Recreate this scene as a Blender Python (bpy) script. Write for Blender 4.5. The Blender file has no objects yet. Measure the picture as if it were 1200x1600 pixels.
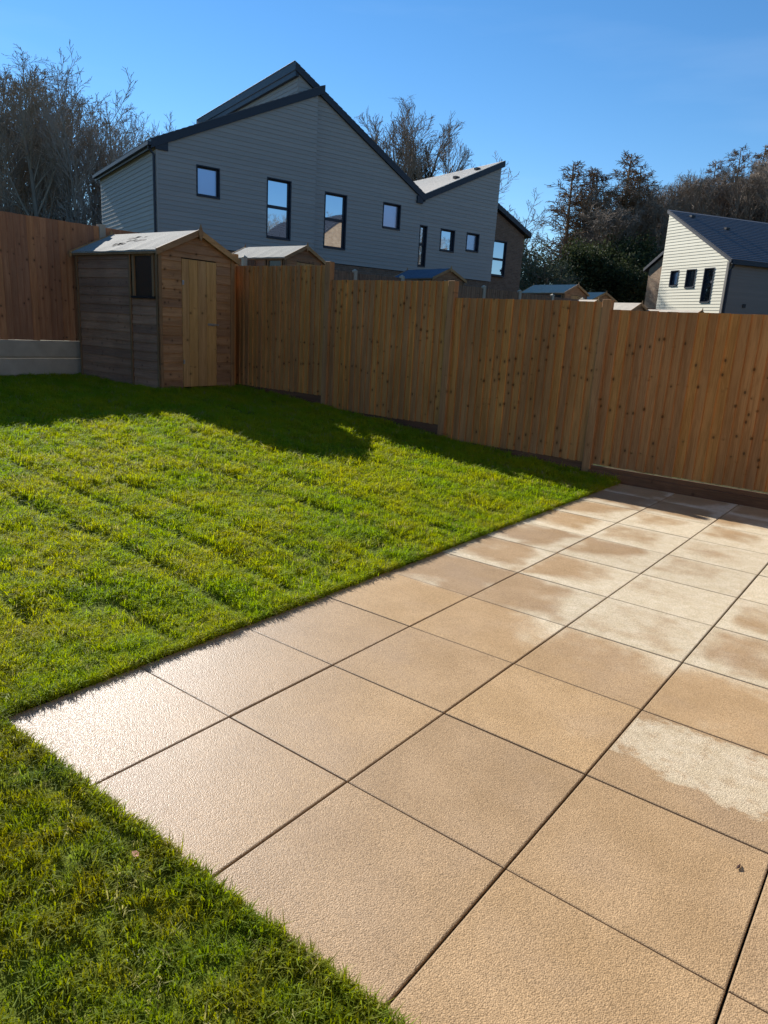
import bpy, bmesh, math, random
import numpy as np
from mathutils import Vector, Matrix

S = bpy.context.scene
COL = S.collection
R = math.radians

# ------------------------------------------------------------------ camera
rows = ((0.78952, 0.61117, 0.05598), (0.19697, -0.16569, -0.96631), (-0.58131, 0.77395, -0.25119))
def _cam():
    w = np.array([1.7333, .6342, -.4118]); th = np.linalg.norm(w); k = w / th
    K = np.array([[0, -k[2], k[1]], [k[2], 0, -k[0]], [-k[1], k[0], 0]])
    M = np.eye(3) + math.sin(th) * K + (1 - math.cos(th)) * K @ K
    cd = bpy.data.cameras.new('camera'); co = bpy.data.objects.new('camera', cd); COL.objects.link(co)
    m = Matrix(((M[0][0], -M[1][0], -M[2][0], 2.512), (M[0][1], -M[1][1], -M[2][1], -1.029), (M[0][2], -M[1][2], -M[2][2], 1.493), (0, 0, 0, 1)))
    co.matrix_world = m
    cd.sensor_fit = 'VERTICAL'; cd.sensor_height = 36; cd.sensor_width = 27; cd.lens = 1109 / 1600 * 36
    cd.clip_start = .05; cd.clip_end = 3000
    S.camera = co
_cam()
S.render.resolution_x = 768; S.render.resolution_y = 1024

# ------------------------------------------------------------------ sun and sky
SUN_AZ, SUN_EL = -73.0, 29.6          # azimuth measured from +Y towards +X
sv = Vector((math.sin(R(SUN_AZ)) * math.cos(R(SUN_EL)), math.cos(R(SUN_AZ)) * math.cos(R(SUN_EL)), math.sin(R(SUN_EL))))
ld = bpy.data.lights.new('sun', 'SUN'); ld.energy = 5.0; ld.angle = R(.5); ld.color = (1, .97, .92)
lo = bpy.data.objects.new('sun', ld); COL.objects.link(lo)
lo.rotation_euler = (-sv).to_track_quat('-Z', 'Y').to_euler(); lo.location = sv * 50
W = bpy.data.worlds.new('World'); S.world = W; W.use_nodes = True
wn = W.node_tree.nodes; wl = W.node_tree.links
bg = wn['Background']; sky = wn.new('ShaderNodeTexSky'); sky.sky_type = 'NISHITA'; sky.sun_disc = False
sky.sun_elevation = R(SUN_EL); sky.sun_rotation = R(SUN_AZ)
sky.air_density = 1.0; sky.dust_density = 0.0; sky.ozone_density = 4.0; sky.altitude = 100
hs = wn.new('ShaderNodeHueSaturation'); hs.inputs['Saturation'].default_value = 1.2; hs.inputs['Value'].default_value = 1.0
tcw = wn.new('ShaderNodeTexCoord'); mpw = wn.new('ShaderNodeMapping'); mpw.inputs['Scale'].default_value = (1.2, 1.2, 7.0); mpw.inputs['Rotation'].default_value = (.15, .1, .4)
nzw = wn.new('ShaderNodeTexNoise'); nzw.inputs['Scale'].default_value = 2.2; nzw.inputs['Detail'].default_value = 6
mrw = wn.new('ShaderNodeMapRange'); mrw.inputs[1].default_value = .56; mrw.inputs[2].default_value = .85; mrw.inputs[3].default_value = 0; mrw.inputs[4].default_value = .05
mxw = wn.new('ShaderNodeMix'); mxw.data_type = 'RGBA'; mxw.inputs[7].default_value = (9.5, 10.5, 11.5, 1)
wl.new(tcw.outputs['Generated'], mpw.inputs[0]); wl.new(mpw.outputs[0], nzw.inputs['Vector']); wl.new(nzw.outputs[0], mrw.inputs[0]); wl.new(mrw.outputs[0], mxw.inputs[0])
wl.new(sky.outputs[0], hs.inputs['Color']); wl.new(hs.outputs[0], mxw.inputs[6]); wl.new(mxw.outputs[2], bg.inputs[0]); bg.inputs[1].default_value = .085
S.view_settings.view_transform = 'Standard'; S.view_settings.look = 'None'
S.view_settings.exposure = .8; S.view_settings.gamma = 1
S.view_settings.use_curve_mapping = False
S.render.engine = 'CYCLES'
S.cycles.max_bounces = 6

rng = np.random.default_rng(7)
random.seed(5)

# ------------------------------------------------------------------ node helper
class NT:
    def __init__(s, name):
        s.m = bpy.data.materials.new(name); s.m.use_nodes = True
        s.t = s.m.node_tree; s.t.nodes.clear()
        s.out = s.t.nodes.new('ShaderNodeOutputMaterial')
    def n(s, ty, ins=None, **kw):
        nd = s.t.nodes.new('ShaderNode' + ty)
        for k, v in kw.items(): setattr(nd, k, v)
        for k, v in (ins or {}).items(): s.set(nd.inputs[k], v)
        return nd
    def set(s, sock, v):
        if isinstance(v, bpy.types.NodeSocket): s.t.links.new(v, sock)
        elif isinstance(v, bpy.types.Node): s.t.links.new(v.outputs[0], sock)
        else:
            if isinstance(v, (tuple, list)) and len(v) == 3 and sock.type == 'RGBA': v = (*v, 1)
            sock.default_value = v
    def math(s, op, a, b=0., c=0., clamp=False):
        nd = s.n('Math', {0: a, 1: b, 2: c}, operation=op); nd.use_clamp = clamp; return nd.outputs[0]
    def vmath(s, op, a, b=(0, 0, 0)):
        nd = s.n('VectorMath', {0: a, 1: b}, operation=op); return nd.outputs[1 if op in ('LENGTH', 'DOT_PRODUCT', 'DISTANCE') else 0]
    def mix(s, f, a, b, mode='MIX'):
        nd = s.n('Mix', data_type='RGBA', blend_type=mode)
        s.set(nd.inputs[0], f); s.set(nd.inputs[6], a); s.set(nd.inputs[7], b); return nd.outputs[2]
    def ramp(s, f, a, b, lo=0., hi=1.):
        nd = s.n('MapRange', {0: f, 1: a, 2: b, 3: lo, 4: hi}); nd.interpolation_type = 'SMOOTHSTEP'; return nd.outputs[0]
    def noise(s, vec, scale, detail=3, rough=.55, dim='3D'):
        nd = s.n('TexNoise', {'Vector': vec, 'Scale': scale, 'Detail': detail, 'Roughness': rough}, noise_dimensions=dim); return nd.outputs[0]
    def pos(s): return s.n('NewGeometry').outputs[0]
    def obj(s): return s.n('TexCoord').outputs[3]
    def rand(s): return s.n('ObjectInfo').outputs['Random']
    def scale(s, v, sc): return s.vmath('MULTIPLY', v, sc)
    def bump(s, h, strength=.3, dist=.01):
        return s.n('Bump', {'Strength': strength, 'Distance': dist, 'Height': h}).outputs[0]
    def bsdf(s, col, rough=.7, normal=None, spec=.5, **kw):
        b = s.n('BsdfPrincipled'); s.set(b.inputs['Base Color'], col); s.set(b.inputs['Roughness'], rough)
        s.set(b.inputs['Specular IOR Level'], spec)
        if normal is not None: s.set(b.inputs['Normal'], normal)
        for k, v in kw.items(): s.set(b.inputs[k.replace('_', ' ')], v)
        s.t.links.new(b.outputs[0], s.out.inputs[0]); return b
    def hsv(s, col, h=.5, sat=1., val=1.):
        return s.n('HueSaturation', {'Hue': h, 'Saturation': sat, 'Value': val, 'Color': col}).outputs[0]
    def sep(s, v): return s.n('SeparateXYZ', {0: v}).outputs
    def comb(s, x, y, z): return s.n('CombineXYZ', {0: x, 1: y, 2: z}).outputs[0]

def simple(name, col, rough=.6, noise=.15, scale=6., spec=.4, bump=0., metal=0.):
    m = NT(name); p = m.pos()
    f = m.noise(p, scale, 4)
    c = m.mix(f, tuple(x * (1 - noise) for x in col), tuple(min(1, x * (1 + noise)) for x in col))
    nrm = m.bump(m.noise(p, scale * 12, 3), bump, .004) if bump else None
    m.bsdf(c, rough, nrm, spec, Metallic=metal); return m.m

# axis = the direction the grain runs in ('z', 'x' or 'y')
def wood(name, light, dark, axis='z', knots=1., across='x', pitch=.098, rough=.75, vary=.25, weather=0., boardlen=0.):
    m = NT(name); p = m.pos(); rnd = m.rand()
    off = m.comb(m.math('MULTIPLY', rnd, 37.), m.math('MULTIPLY', rnd, 91.), m.math('MULTIPLY', rnd, 53.))
    q = m.vmath('ADD', p, off)
    st = {'z': (1, 1, .045), 'x': (.045, 1, 1), 'y': (1, .045, 1)}[axis]
    sx, sy, sz = m.sep(p)
    g = m.scale(q, st)
    warp = m.noise(m.scale(q, tuple(.5 * a + .08 for a in st)), 9., 2)
    gv = m.vmath('ADD', g, m.comb(m.math('MULTIPLY', warp, .05), m.math('MULTIPLY', warp, .05), m.math('MULTIPLY', warp, .05)))
    grain = m.noise(gv, 95., 4, .65)
    broad = m.noise(g, 16., 2)
    patch = m.noise(m.scale(p, (1, 1, .35) if axis == 'z' else (1, 1, 1)), 2.2, 4)
    t = m.math('ADD', m.math('MULTIPLY', grain, .55), m.math('MULTIPLY', broad, .45))
    c = m.mix(m.ramp(t, .34, .66), dark, light)
    c = m.hsv(c, m.math('ADD', .498, m.math('MULTIPLY', rnd, .004)), m.math('ADD', .96, m.math('MULTIPLY', rnd, .08)),
              m.math('ADD', 1 - vary, m.math('MULTIPLY', rnd, 2 * vary)))
    c = m.mix(m.ramp(patch, .38, .7, 0, .35), c, tuple(a * .55 for a in dark))
    # knots: cells lined up with the boards, gathered in bands as in boards cut from one log
    along = {'z': sz, 'x': sx, 'y': sy}[axis]; acr = {'x': sx, 'y': sy, 'z': sz}[across]
    kv = m.comb(m.math('MULTIPLY', acr, 1 / pitch), m.math('MULTIPLY', along, 7.), 0.)
    vn = m.n('TexVoronoi', {'Vector': kv, 'Scale': 1., 'Randomness': .75}, voronoi_dimensions='2D')
    d = vn.outputs['Distance']
    kmask = m.ramp(m.noise(m.comb(m.math('MULTIPLY', acr, 1.3), m.math('MULTIPLY', along, 4.5), 3.3), 1.3, 2), .565, .62)
    wn_ = m.n('TexWhiteNoise', {0: vn.outputs['Position']}, noise_dimensions='3D').outputs[0]
    kmask2 = m.math('GREATER_THAN', wn_, .92)
    km = m.math('MULTIPLY', m.math('MAXIMUM', kmask, kmask2), knots)
    core = m.math('MULTIPLY', m.ramp(d, .15, .07), km)
    halo = m.math('MULTIPLY', m.ramp(d, .36, .10, 0, .4), km)
    c = m.mix(halo, c, tuple(a * .62 for a in dark))
    c = m.mix(m.math('MULTIPLY', core, .8), c, tuple(a * .22 for a in dark))
    if weather:
        wv = m.ramp(m.noise(m.scale(q, (1.2, 1.2, 1.2)), 2.3, 4), .35, .75, 0, weather)
        c = m.mix(wv, c, (.25, .16, .105))
    h = m.math('SUBTRACT', grain, m.math('MULTIPLY', core, .6))
    m.bsdf(c, rough, m.bump(h, .35, .003), .25); return m.m

# ------------------------------------------------------------------ mesh helper
class MB:
    def __init__(s): s.v = []; s.f = []
    def add(s, vs, fs):
        o = len(s.v); s.v += [tuple(map(float, a)) for a in vs]; s.f += [tuple(i + o for i in f) for f in fs]; return s
    def box(s, x0, x1, y0, y1, z0, z1):
        return s.add([(x0, y0, z0), (x1, y0, z0), (x1, y1, z0), (x0, y1, z0), (x0, y0, z1), (x1, y0, z1), (x1, y1, z1), (x0, y1, z1)],
                     [(0, 3, 2, 1), (4, 5, 6, 7), (0, 1, 5, 4), (1, 2, 6, 5), (2, 3, 7, 6), (3, 0, 4, 7)])
    def prism(s, poly, e, fn=lambda a, b, c: (a, c, b)):
        """poly in (u,z) counter-clockwise seen from -y, extruded from e[0] to e[1] along y"""
        n = len(poly); vs = [fn(a, b, e[0]) for a, b in poly] + [fn(a, b, e[1]) for a, b in poly]
        return s.add(vs, [tuple(range(n)), tuple(range(2 * n - 1, n - 1, -1))] + [((i + 1) % n, i, i + n, (i + 1) % n + n) for i in range(n)])
    def tube(s, pts, rad, n=8, cap=True):
        pts = [Vector(p) for p in pts]; o = len(s.v)
        if not hasattr(rad, '__len__'): rad = [rad] * len(pts)
        for i, p in enumerate(pts):
            d = (pts[min(i + 1, len(pts) - 1)] - pts[max(i - 1, 0)]).normalized()
            a = d.orthogonal().normalized() if abs(d.z) > .95 else d.cross(Vector((0, 0, 1))).normalized()
            b = d.cross(a)
            for k in range(n):
                t = 2 * math.pi * k / n; s.v.append(tuple(p + (a * math.cos(t) + b * math.sin(t)) * rad[i]))
        for i in range(len(pts) - 1):
            for k in range(n):
                s.f.append((o + i * n + k, o + i * n + (k + 1) % n, o + (i + 1) * n + (k + 1) % n, o + (i + 1) * n + k))
        if cap: s.f.append(tuple(o + k for k in reversed(range(n)))); s.f.append(tuple(o + (len(pts) - 1) * n + k for k in range(n)))
        return s
    def mesh(s, name, mat, smooth=False):
        me = bpy.data.meshes.new(name); me.from_pydata(s.v, [], s.f); me.materials.append(mat)
        if smooth: me.polygons.foreach_set('use_smooth', [True] * len(me.polygons))
        me.update(); return me
    def build(s, name, mat, parent=None, loc=None, smooth=False, bevel=0., kind=None):
        me = s.mesh(name, mat, smooth)
        bm = bmesh.new(); bm.from_mesh(me); bmesh.ops.recalc_face_normals(bm, faces=bm.faces)
        if bevel: bmesh.ops.bevel(bm, geom=bm.edges[:], offset=bevel, segments=1, affect='EDGES', clamp_overlap=True)
        bm.to_mesh(me); bm.free()
        return link(name, me, parent, loc, kind)
def link(name, me, parent=None, loc=None, kind=None):
    o = bpy.data.objects.new(name, me); COL.objects.link(o); o.parent = parent
    if loc is not None: o.location = loc
    if kind: o['kind'] = kind
    return o
def thing(name, label, cat, loc=(0, 0, 0), rz=0., group=None):
    o = bpy.data.objects.new(name, None); COL.objects.link(o); o.location = loc; o.rotation_euler = (0, 0, rz)
    o['label'] = label; o['category'] = cat
    if group: o['group'] = group
    o.empty_display_size = .2
    return o
def copy_tree(o, parent=None):
    c = o.copy(); COL.objects.link(c); c.parent = parent
    for ch in list(o.children): copy_tree(ch, c)
    return c

# smooth value noise for shaping ground and grass
class VN:
    def __init__(s, seed, n=64): s.n = n; s.g = np.random.default_rng(seed).random((n, n))
    def __call__(s, x, y):
        x = np.asarray(x, float); y = np.asarray(y, float)
        xi = np.floor(x).astype(int); yi = np.floor(y).astype(int); fx = x - xi; fy = y - yi
        fx = fx * fx * (3 - 2 * fx); fy = fy * fy * (3 - 2 * fy); n = s.n
        g = lambda a, b: s.g[a % n, b % n]
        return (g(xi, yi) * (1 - fx) + g(xi + 1, yi) * fx) * (1 - fy) + (g(xi, yi + 1) * (1 - fx) + g(xi + 1, yi + 1) * fx) * fy
n1, n2, n3, n4 = VN(1), VN(2), VN(3), VN(4)

# ------------------------------------------------------------------ ground
def lawn_base(x, y):
    return np.interp(-np.asarray(x, float), [-9, 0, .45, 2.4, 4.45, 6.4, 8.5, 12], [.0, .0, .035, .165, .35, .445, .46, .5])
def seam(x, y):
    """turf strips run along x; returns 0..1 near a joint"""
    yy = np.asarray(y) + .05 * np.sin(np.asarray(x) * 1.3) + .03 * (n3(np.asarray(x) * 2, np.asarray(y) * 2) - .5)
    k = yy / .42; d = np.abs(k - np.round(k)) * .42
    return np.exp(-(d / .04) ** 2) * (.25 + .75 * (n4(np.asarray(x) * .7, np.round(k) * 3.1) > .45))
def lawn_h(x, y):
    x = np.asarray(x, float); y = np.asarray(y, float)
    h = lawn_base(x, y)
    b = .022 * (n1(x * 3.1, y * 4.2) - .5) + .03 * (n2(x * 1.1, y * 1.6) - .5) + .014 * (n3(x * 8, y * 9) - .5)
    edge = np.clip(np.maximum(-x, -y) / .25, 0, 1)
    return h + b * edge - .04 * seam(x, y) * edge + .012 * (1 - edge)

def soil_mat():
    m = NT('soil'); p = m.pos()
    c = m.mix(m.noise(p, 14, 5), (.035, .028, .012), (.07, .075, .02))
    m.bsdf(c, .95, m.bump(m.noise(p, 60, 4), .6, .01), .1); return m.m
def lawn_mat():
    m = NT('turf_base'); p = m.pos()
    a = m.noise(p, 3., 4); b = m.noise(p, 45, 4)
    c = m.mix(a, (.085, .13, .010), (.15, .16, .014)); c = m.mix(m.ramp(b, .45, .8, 0, .6), c, (.04, .035, .014))
    m.bsdf(c, .95, m.bump(b, .8, .02), .1); return m.m
M_soil = soil_mat(); M_turf = lawn_mat()

def grid_mesh(name, xs, ys, hf, mat, keep=None, smooth=True, kind='structure'):
    X, Y = np.meshgrid(xs, ys); Z = hf(X, Y); nx = len(xs)
    v = np.stack([X.ravel(), Y.ravel(), np.asarray(Z).ravel()], 1)
    f = [(j * nx + i, j * nx + i + 1, (j + 1) * nx + i + 1, (j + 1) * nx + i) for j in range(len(ys) - 1) for i in range(nx - 1)
         if keep is None or keep(.5 * (xs[i] + xs[i + 1]), .5 * (ys[j] + ys[j + 1]))]
    me = bpy.data.meshes.new(name); me.from_pydata(v.tolist(), [], f); me.materials.append(mat)
    if smooth: me.polygons.foreach_set('use_smooth', [True] * len(me.polygons))
    bm = bmesh.new(); bm.from_mesh(me); bmesh.ops.delete(bm, geom=[q for q in bm.verts if not q.link_faces], context='VERTS'); bm.to_mesh(me); bm.free()
    o = link(name, me, kind=kind); return o

FY = 6.65      # fence line
def in_lawn(x, y): return (x < 0 and y < FY - .02) or (y < 0)
lx = np.unique(np.round(np.concatenate([np.arange(-8.4, 0.001, .06), np.arange(0, 4.6, .06)]), 4))
ly = np.unique(np.round(np.concatenate([np.arange(-3.6, 0.001, .06), np.arange(0, FY - .03, .06), [FY - .03]]), 4))
grid_mesh('lawn', lx, ly, lawn_h, M_turf, in_lawn)

def terr(x, y):
    x = np.asarray(x, float); y = np.asarray(y, float)
    far = np.clip((y - 7.) / 4., 0, 1)
    t = np.clip(.13 * (-x), -.3, 1.1)
    inside = lawn_base(x, y) - .2
    out = np.where(x < -8.4, .45 + .08 * np.clip(-x - 8.4, 0, 8), t)
    h = np.where((y < 7.) & (x > -8.4) & (y > -60), inside, out)
    h = np.where(y >= 7., t * far + (lawn_base(x, y) - .05) * (1 - far), h)
    d = np.hypot(x - 2, y)
    hill = 7. * np.clip((d - 55) / 60, 0, 1) ** 1.3 * (1 + .5 * np.sin(x * .02 + 1))
    return h + hill
def terr_mat():
    m = NT('rough_ground'); p = m.pos()
    c = m.mix(m.noise(p, .25, 5), (.05, .045, .02), (.06, .075, .022)); c = m.mix(m.ramp(m.noise(p, 3, 5), .4, .7, 0, .6), c, (.07, .055, .035))
    m.bsdf(c, .95, m.bump(m.noise(p, 9, 4), .5, .08), .1); return m.m
tx = np.unique(np.concatenate([np.linspace(-700, -60, 20), np.arange(-60, -8.5, 3), [-8.45, -8.35], np.arange(-8, 12, .8), np.arange(12, 60, 4), np.linspace(60, 700, 20)]))
ty = np.unique(np.concatenate([np.linspace(-500, -20, 14), np.arange(-20, 6.5, 1.5), [6.7, 6.95], np.arange(7.2, 14, .8), np.arange(14, 140, 4), np.linspace(140, 900, 22)]))
grid_mesh('ground', tx, ty, terr, terr_mat())

# ------------------------------------------------------------------ patio
def slab_mat():
    m = NT('textured_paving'); p = m.pos(); o = m.obj(); rnd = m.rand()
    px, py, pz = m.sep(p); ox, oy, oz = m.sep(o)
    # distance to the slab's nearest edge, bigger pull on its right and near edges
    ex = m.math('SUBTRACT', .3, m.math('ABSOLUTE', ox)); ey = m.math('SUBTRACT', .3, m.math('ABSOLUTE', oy))
    e = m.math('MINIMUM', ex, ey)
    er = m.math('MINIMUM', m.math('SUBTRACT', .3, ox), m.math('ADD', .3, oy))
    big = m.noise(p, 1.15, 4, .6); mid = m.noise(p, 3.4, 5, .6); fine = m.noise(p, 11, 6, .7)
    # how far the paving has dried: grows away from the house and to the right
    reg = m.math('ADD', m.ramp(py, 1.0, 3.2, -.5, .08), m.ramp(px, .35, 1.7, -.12, .16))
    reg = m.math('SUBTRACT', reg, m.ramp(py, 5.0, 6.3, 0., .16))
    dry = m.math('ADD', reg, m.math('MULTIPLY', m.math('SUBTRACT', big, .5), 1.25))
    dry = m.math('ADD', dry, m.math('MULTIPLY', m.math('SUBTRACT', mid, .5), .55))
    emod = m.math('MULTIPLY', m.ramp(py, 1.6, 3.2), m.ramp(m.noise(p, 2.6, 3), .3, .55, .3, 1.))
    dry = m.math('ADD', dry, m.math('MULTIPLY', emod, m.ramp(er, .24, .0, 0., .42)))
    dry = m.math('ADD', dry, m.math('MULTIPLY', emod, m.ramp(e, .10, .0, 0., .2)))
    dry = m.math('ADD', dry, m.math('MULTIPLY', m.math('SUBTRACT', rnd, .5), .12))
    dryf = m.ramp(dry, -.06, .34)
    # one crisp-edged dried patch
    dx = m.math('DIVIDE', m.math('SUBTRACT', px, 2.15), .40); dy = m.math('DIVIDE', m.math('SUBTRACT', py, 1.58), .22)
    rr = m.math('ADD', m.math('MULTIPLY', dx, dx), m.math('MULTIPLY', dy, dy))
    pt = m.math('ADD', rr, m.math('ADD', m.math('MULTIPLY', m.math('SUBTRACT', mid, .5), 3.2), m.math('MULTIPLY', m.math('SUBTRACT', fine, .5), 2.6)))
    pm = m.math('MULTIPLY', m.ramp(pt, 1.12, .62, 0, .85), m.math('MULTIPLY', m.ramp(px, 1.802, 1.812), m.math('MULTIPLY', m.ramp(py, 1.79, 1.785), m.ramp(py, 1.205, 1.215))))
    pm = m.math('MULTIPLY', pm, m.ramp(m.noise(p, 17, 4), .3, .5, .55, 1.))
    dryf = m.math('MAXIMUM', dryf, pm)
    # pebbled cast surface
    vo = m.n('TexVoronoi', {'Vector': p, 'Scale': 240., 'Randomness': 1.}); v1 = vo.outputs[0]
    vc = m.sep(vo.outputs['Color'])[0]
    v2 = m.n('TexVoronoi', {'Vector': p, 'Scale': 250., 'Randomness': 1.}).outputs[0]
    g1 = m.noise(p, 330., 3, .6); g2 = m.noise(p, 120, 3, .6)
    damp_glint = m.mix(m.ramp(mid, .3, .7), (.37, .238, .118), (.44, .29, .152))
    damp_glint = m.mix(m.ramp(m.noise(p, 2.1, 3), .45, .75, 0, .5), damp_glint, (.37, .255, .155))
    drc = m.mix(m.ramp(fine, .3, .7), (.56, .45, .29), (.66, .55, .385))
    c0 = m.ramp(m.math('ADD', py, m.math('MULTIPLY', px, 1.15)), 2.6, .1, 0., .6)
    damp_glint = m.mix(c0, damp_glint, (.36, .275, .205))  # pinkish grey of the sun glint painted into the near-left damp colour
    damp_glint = m.hsv(damp_glint, m.math('ADD', .4992, m.math('MULTIPLY', rnd, .0016)), m.math('ADD', .99, m.math('MULTIPLY', rnd, .05)), 1.)
    c = m.mix(dryf, damp_glint, drc)
    c = m.hsv(c, .5, 1., m.math('ADD', .84, m.math('MULTIPLY', vc, .32)))
    c = m.mix(m.ramp(v1, .45, .8, 0, .55), c, m.hsv(c, .5, 1.05, .5))
    c = m.mix(m.ramp(g1, .52, .72, 0, .35), c, m.hsv(c, .5, .9, 1.3))
    c = m.mix(m.ramp(g2, .38, .22, 0, .45), c, m.hsv(c, .5, 1.1, .55))
    c = m.hsv(c, .5, 1., m.math('ADD', .89, m.math('MULTIPLY', rnd, .2)))
    c = m.mix(m.ramp(e, .012, .002, 0., .45), c, (.16, .115, .07))
    h = m.math('ADD', m.math('MULTIPLY', v2, -.8), m.math('ADD', m.math('MULTIPLY', g1, .35), m.math('MULTIPLY', g2, .5)))
    wet = m.math('MULTIPLY', m.math('SUBTRACT', 1., dryf), m.ramp(m.math('ADD', py, m.math('MULTIPLY', px, 1.15)), 2.9, .1, 0.06, 1.))
    rough = m.math('SUBTRACT', .74, m.math('MULTIPLY', wet, .40))
    m.bsdf(c, rough, m.bump(h, .5, .0042), m.math('ADD', .2, m.math('MULTIPLY', wet, .20))); return m.m
M_slab = slab_mat()
M_joint = simple('joint_sand', (.085, .062, .038), .95, .4, 30, .1, .6)
patio = MB().box(-.0, 4.795, .004, 6.495, -.12, -.026).build('patio', M_joint, kind='structure')
def slab_mesh(sx, sy):
    b = MB(); h = .035; c = .004
    def ring(i, z): return [(-sx / 2 + i, -sy / 2 + i, z), (sx / 2 - i, -sy / 2 + i, z), (sx / 2 - i, sy / 2 - i, z), (-sx / 2 + i, sy / 2 - i, z)]
    b.v = ring(0, -h) + ring(0, -c) + ring(c * .35, -c * .3) + ring(c * 1.2, 0)
    b.f = [(0, 3, 2, 1)] + [(4 * k + i, 4 * k + (i + 1) % 4, 4 * k + 4 + (i + 1) % 4, 4 * k + 4 + i) for k in range(3) for i in range(4)] + [(12, 13, 14, 15)]
    return b.mesh('paving_slab', M_slab)
SLAB = slab_mesh(.5935, .5965); SLAB_END = slab_mesh(.5935, .495); SLAB_FRONT = slab_mesh(.5935, .5865)
for i in range(8):
    for j in range(11):
        me = SLAB_END if j == 10 else (SLAB_FRONT if j == 0 else SLAB)
        cy = .6 * j + .3 + (-.051 if j == 10 else (.006 if j == 0 else 0))
        o = link('paving_slab', me, patio, (.6 * i + .3 + random.uniform(-.0012, .0012), cy + random.uniform(-.001, .001), random.uniform(-.0012, .0008)))
        o.rotation_euler = (random.uniform(-.0012, .0012), random.uniform(-.0012, .0012), random.uniform(-.0015, .0015))

# ------------------------------------------------------------------ fences
F_light, F_dark = (.60, .285, .095), (.38, .165, .048)
M_fence = wood('fence_pine', F_light, F_dark, 'z', 1., 'x', .098, vary=.17)
M_fence_left = wood('fence_pine_reddish', (.47, .22, .105), (.30, .13, .06), 'z', 1., 'y', .098, vary=.17)
M_rail = wood('rail_pine', F_light, F_dark, 'x', .4, 'z', .05)
M_post = wood('post_pine', (.57, .30, .115), (.38, .18, .062), 'z', .5, 'x', .1)
M_gravel = wood('gravel_board_timber', (.24, .115, .055), (.14, .066, .032), 'x', .5, 'z', .15)
M_conc = simple('concrete', (.42, .36, .265), .9, .25, 5, .2, .5)

def board_mesh(name, w, h, mat, t0=.005, t1=.025):
    """feather-edge board: local x across, y = outwards is -y, z up from 0"""
    b = MB(); c = .002
    pr = [(0, 0), (0, -t0), (w - c, -t1), (w, -t1 + c), (w, 0)]
    n = len(pr)
    b.v = [(x, y, 0) for x, y in pr] + [(x, y, h) for x, y in pr]
    b.f = [tuple(range(n)), tuple(reversed(range(n, 2 * n)))] + [((i + 1) % n, i, i + n, (i + 1) % n + n) for i in range(n)]
    return b.mesh(name, mat)

def fence_panel(root, x0, x1, z0, z1, mat, rail, seed):
    rr = random.Random(seed)
    b = MB()
    for z in (z0 + .2, .5 * (z0 + z1), z1 - .22): b.box(x0, x1, .022, .06, z - .03, z + .03)
    pan = b.build('fence_panel', rail, root)
    n = max(1, round((x1 - x0) / .097)); p = (x1 - x0) / n
    me = board_mesh('feather_edge_board', p + .012, z1 - z0, mat)
    for i in range(n):
        o = link('feather_edge_board', me, pan, (x0 + i * p - .006, .018 - .0012 * (i % 2), z0 + rr.uniform(-.004, .003)))
        o.rotation_euler = (rr.uniform(-.0015, .0015), rr.uniform(-.0035, .0035), rr.uniform(-.012, .012))
    return pan
def timber_post(root, x, z0, z1, mat, w=.095):
    b = MB(); a = w / 2; c = .008
    b.box(x - a, x + a, -.032, -.032 + w, z0, z1)
    return b.build('post', mat, root, bevel=.004)

fence = thing('garden_fence', 'stepped golden brown close board timber fence across the end of the patio and lawn', 'fence', (0, FY, 0))
PX = [5.36, 3.44, 1.52, -.435, -2.40, -4.44, -6.42, -8.36]
TOP = [1.80, 1.80, 1.80, 1.882, 2.075, 2.265, 2.36]
BOT = [.135, .135, .135, .145, .31, .475, .49]
for k in range(7):
    xr, xl = PX[k] - .05, PX[k + 1] + .05
    fence_panel(fence, xl, xr, BOT[k], TOP[k], M_fence, M_rail, k)
    gb = BOT[k] - (.016 if k == 2 else -.004)
    MB().box(xl - .01, xr + .01, -.004 if k < 3 else .006, .022 if k < 3 else .03, gb - .155, gb).build('gravel_board', M_gravel, fence)
    if k in (0, 1, 2): MB().box(xl - .01, xr + .01, -.055, -.012, -.05, .075).build('soil_board', M_gravel, fence)
for k, x in enumerate(PX):
    z1 = [1.9, 1.9, 1.9, 1.905, 2.08, 2.315, 2.44, 2.5][k]
    timber_post(fence, x, -.2, z1, M_post)

left = thing('garden_fence', 'tall reddish timber fence on two concrete gravel boards behind the shed', 'fence', (-8.42, 6.6, 0), -math.pi / 2)
LB = 1.0
ys = [0.0, 1.93, 3.86, 5.79, 7.72]        # distance towards the camera from the far corner
left.rotation_euler = (0, 0, math.pi / 2); left.location = (-8.42, -2.04, 0)
for k in range(5):
    xa, xb = k * 1.93 + .05, (k + 1) * 1.93 - .05
    fence_panel(left, xa, xb, LB, 2.765, M_fence_left, M_rail, 40 + k)
    for z in (.455, .727):
        b = MB(); b.box(xa - .05, xb + .05, -.012, .035, z, z + .268); 
        b.box(xa + .02, xb - .02, -.026, -.012, z + .03, z + .238)
        b.build('concrete_gravel_board', M_conc, left)
for k in range(5):
    MB().box(k * 1.93 - .05, k * 1.93 + .05, -.03, .07, .2, 2.80).build('concrete_post', M_conc, left)

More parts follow.
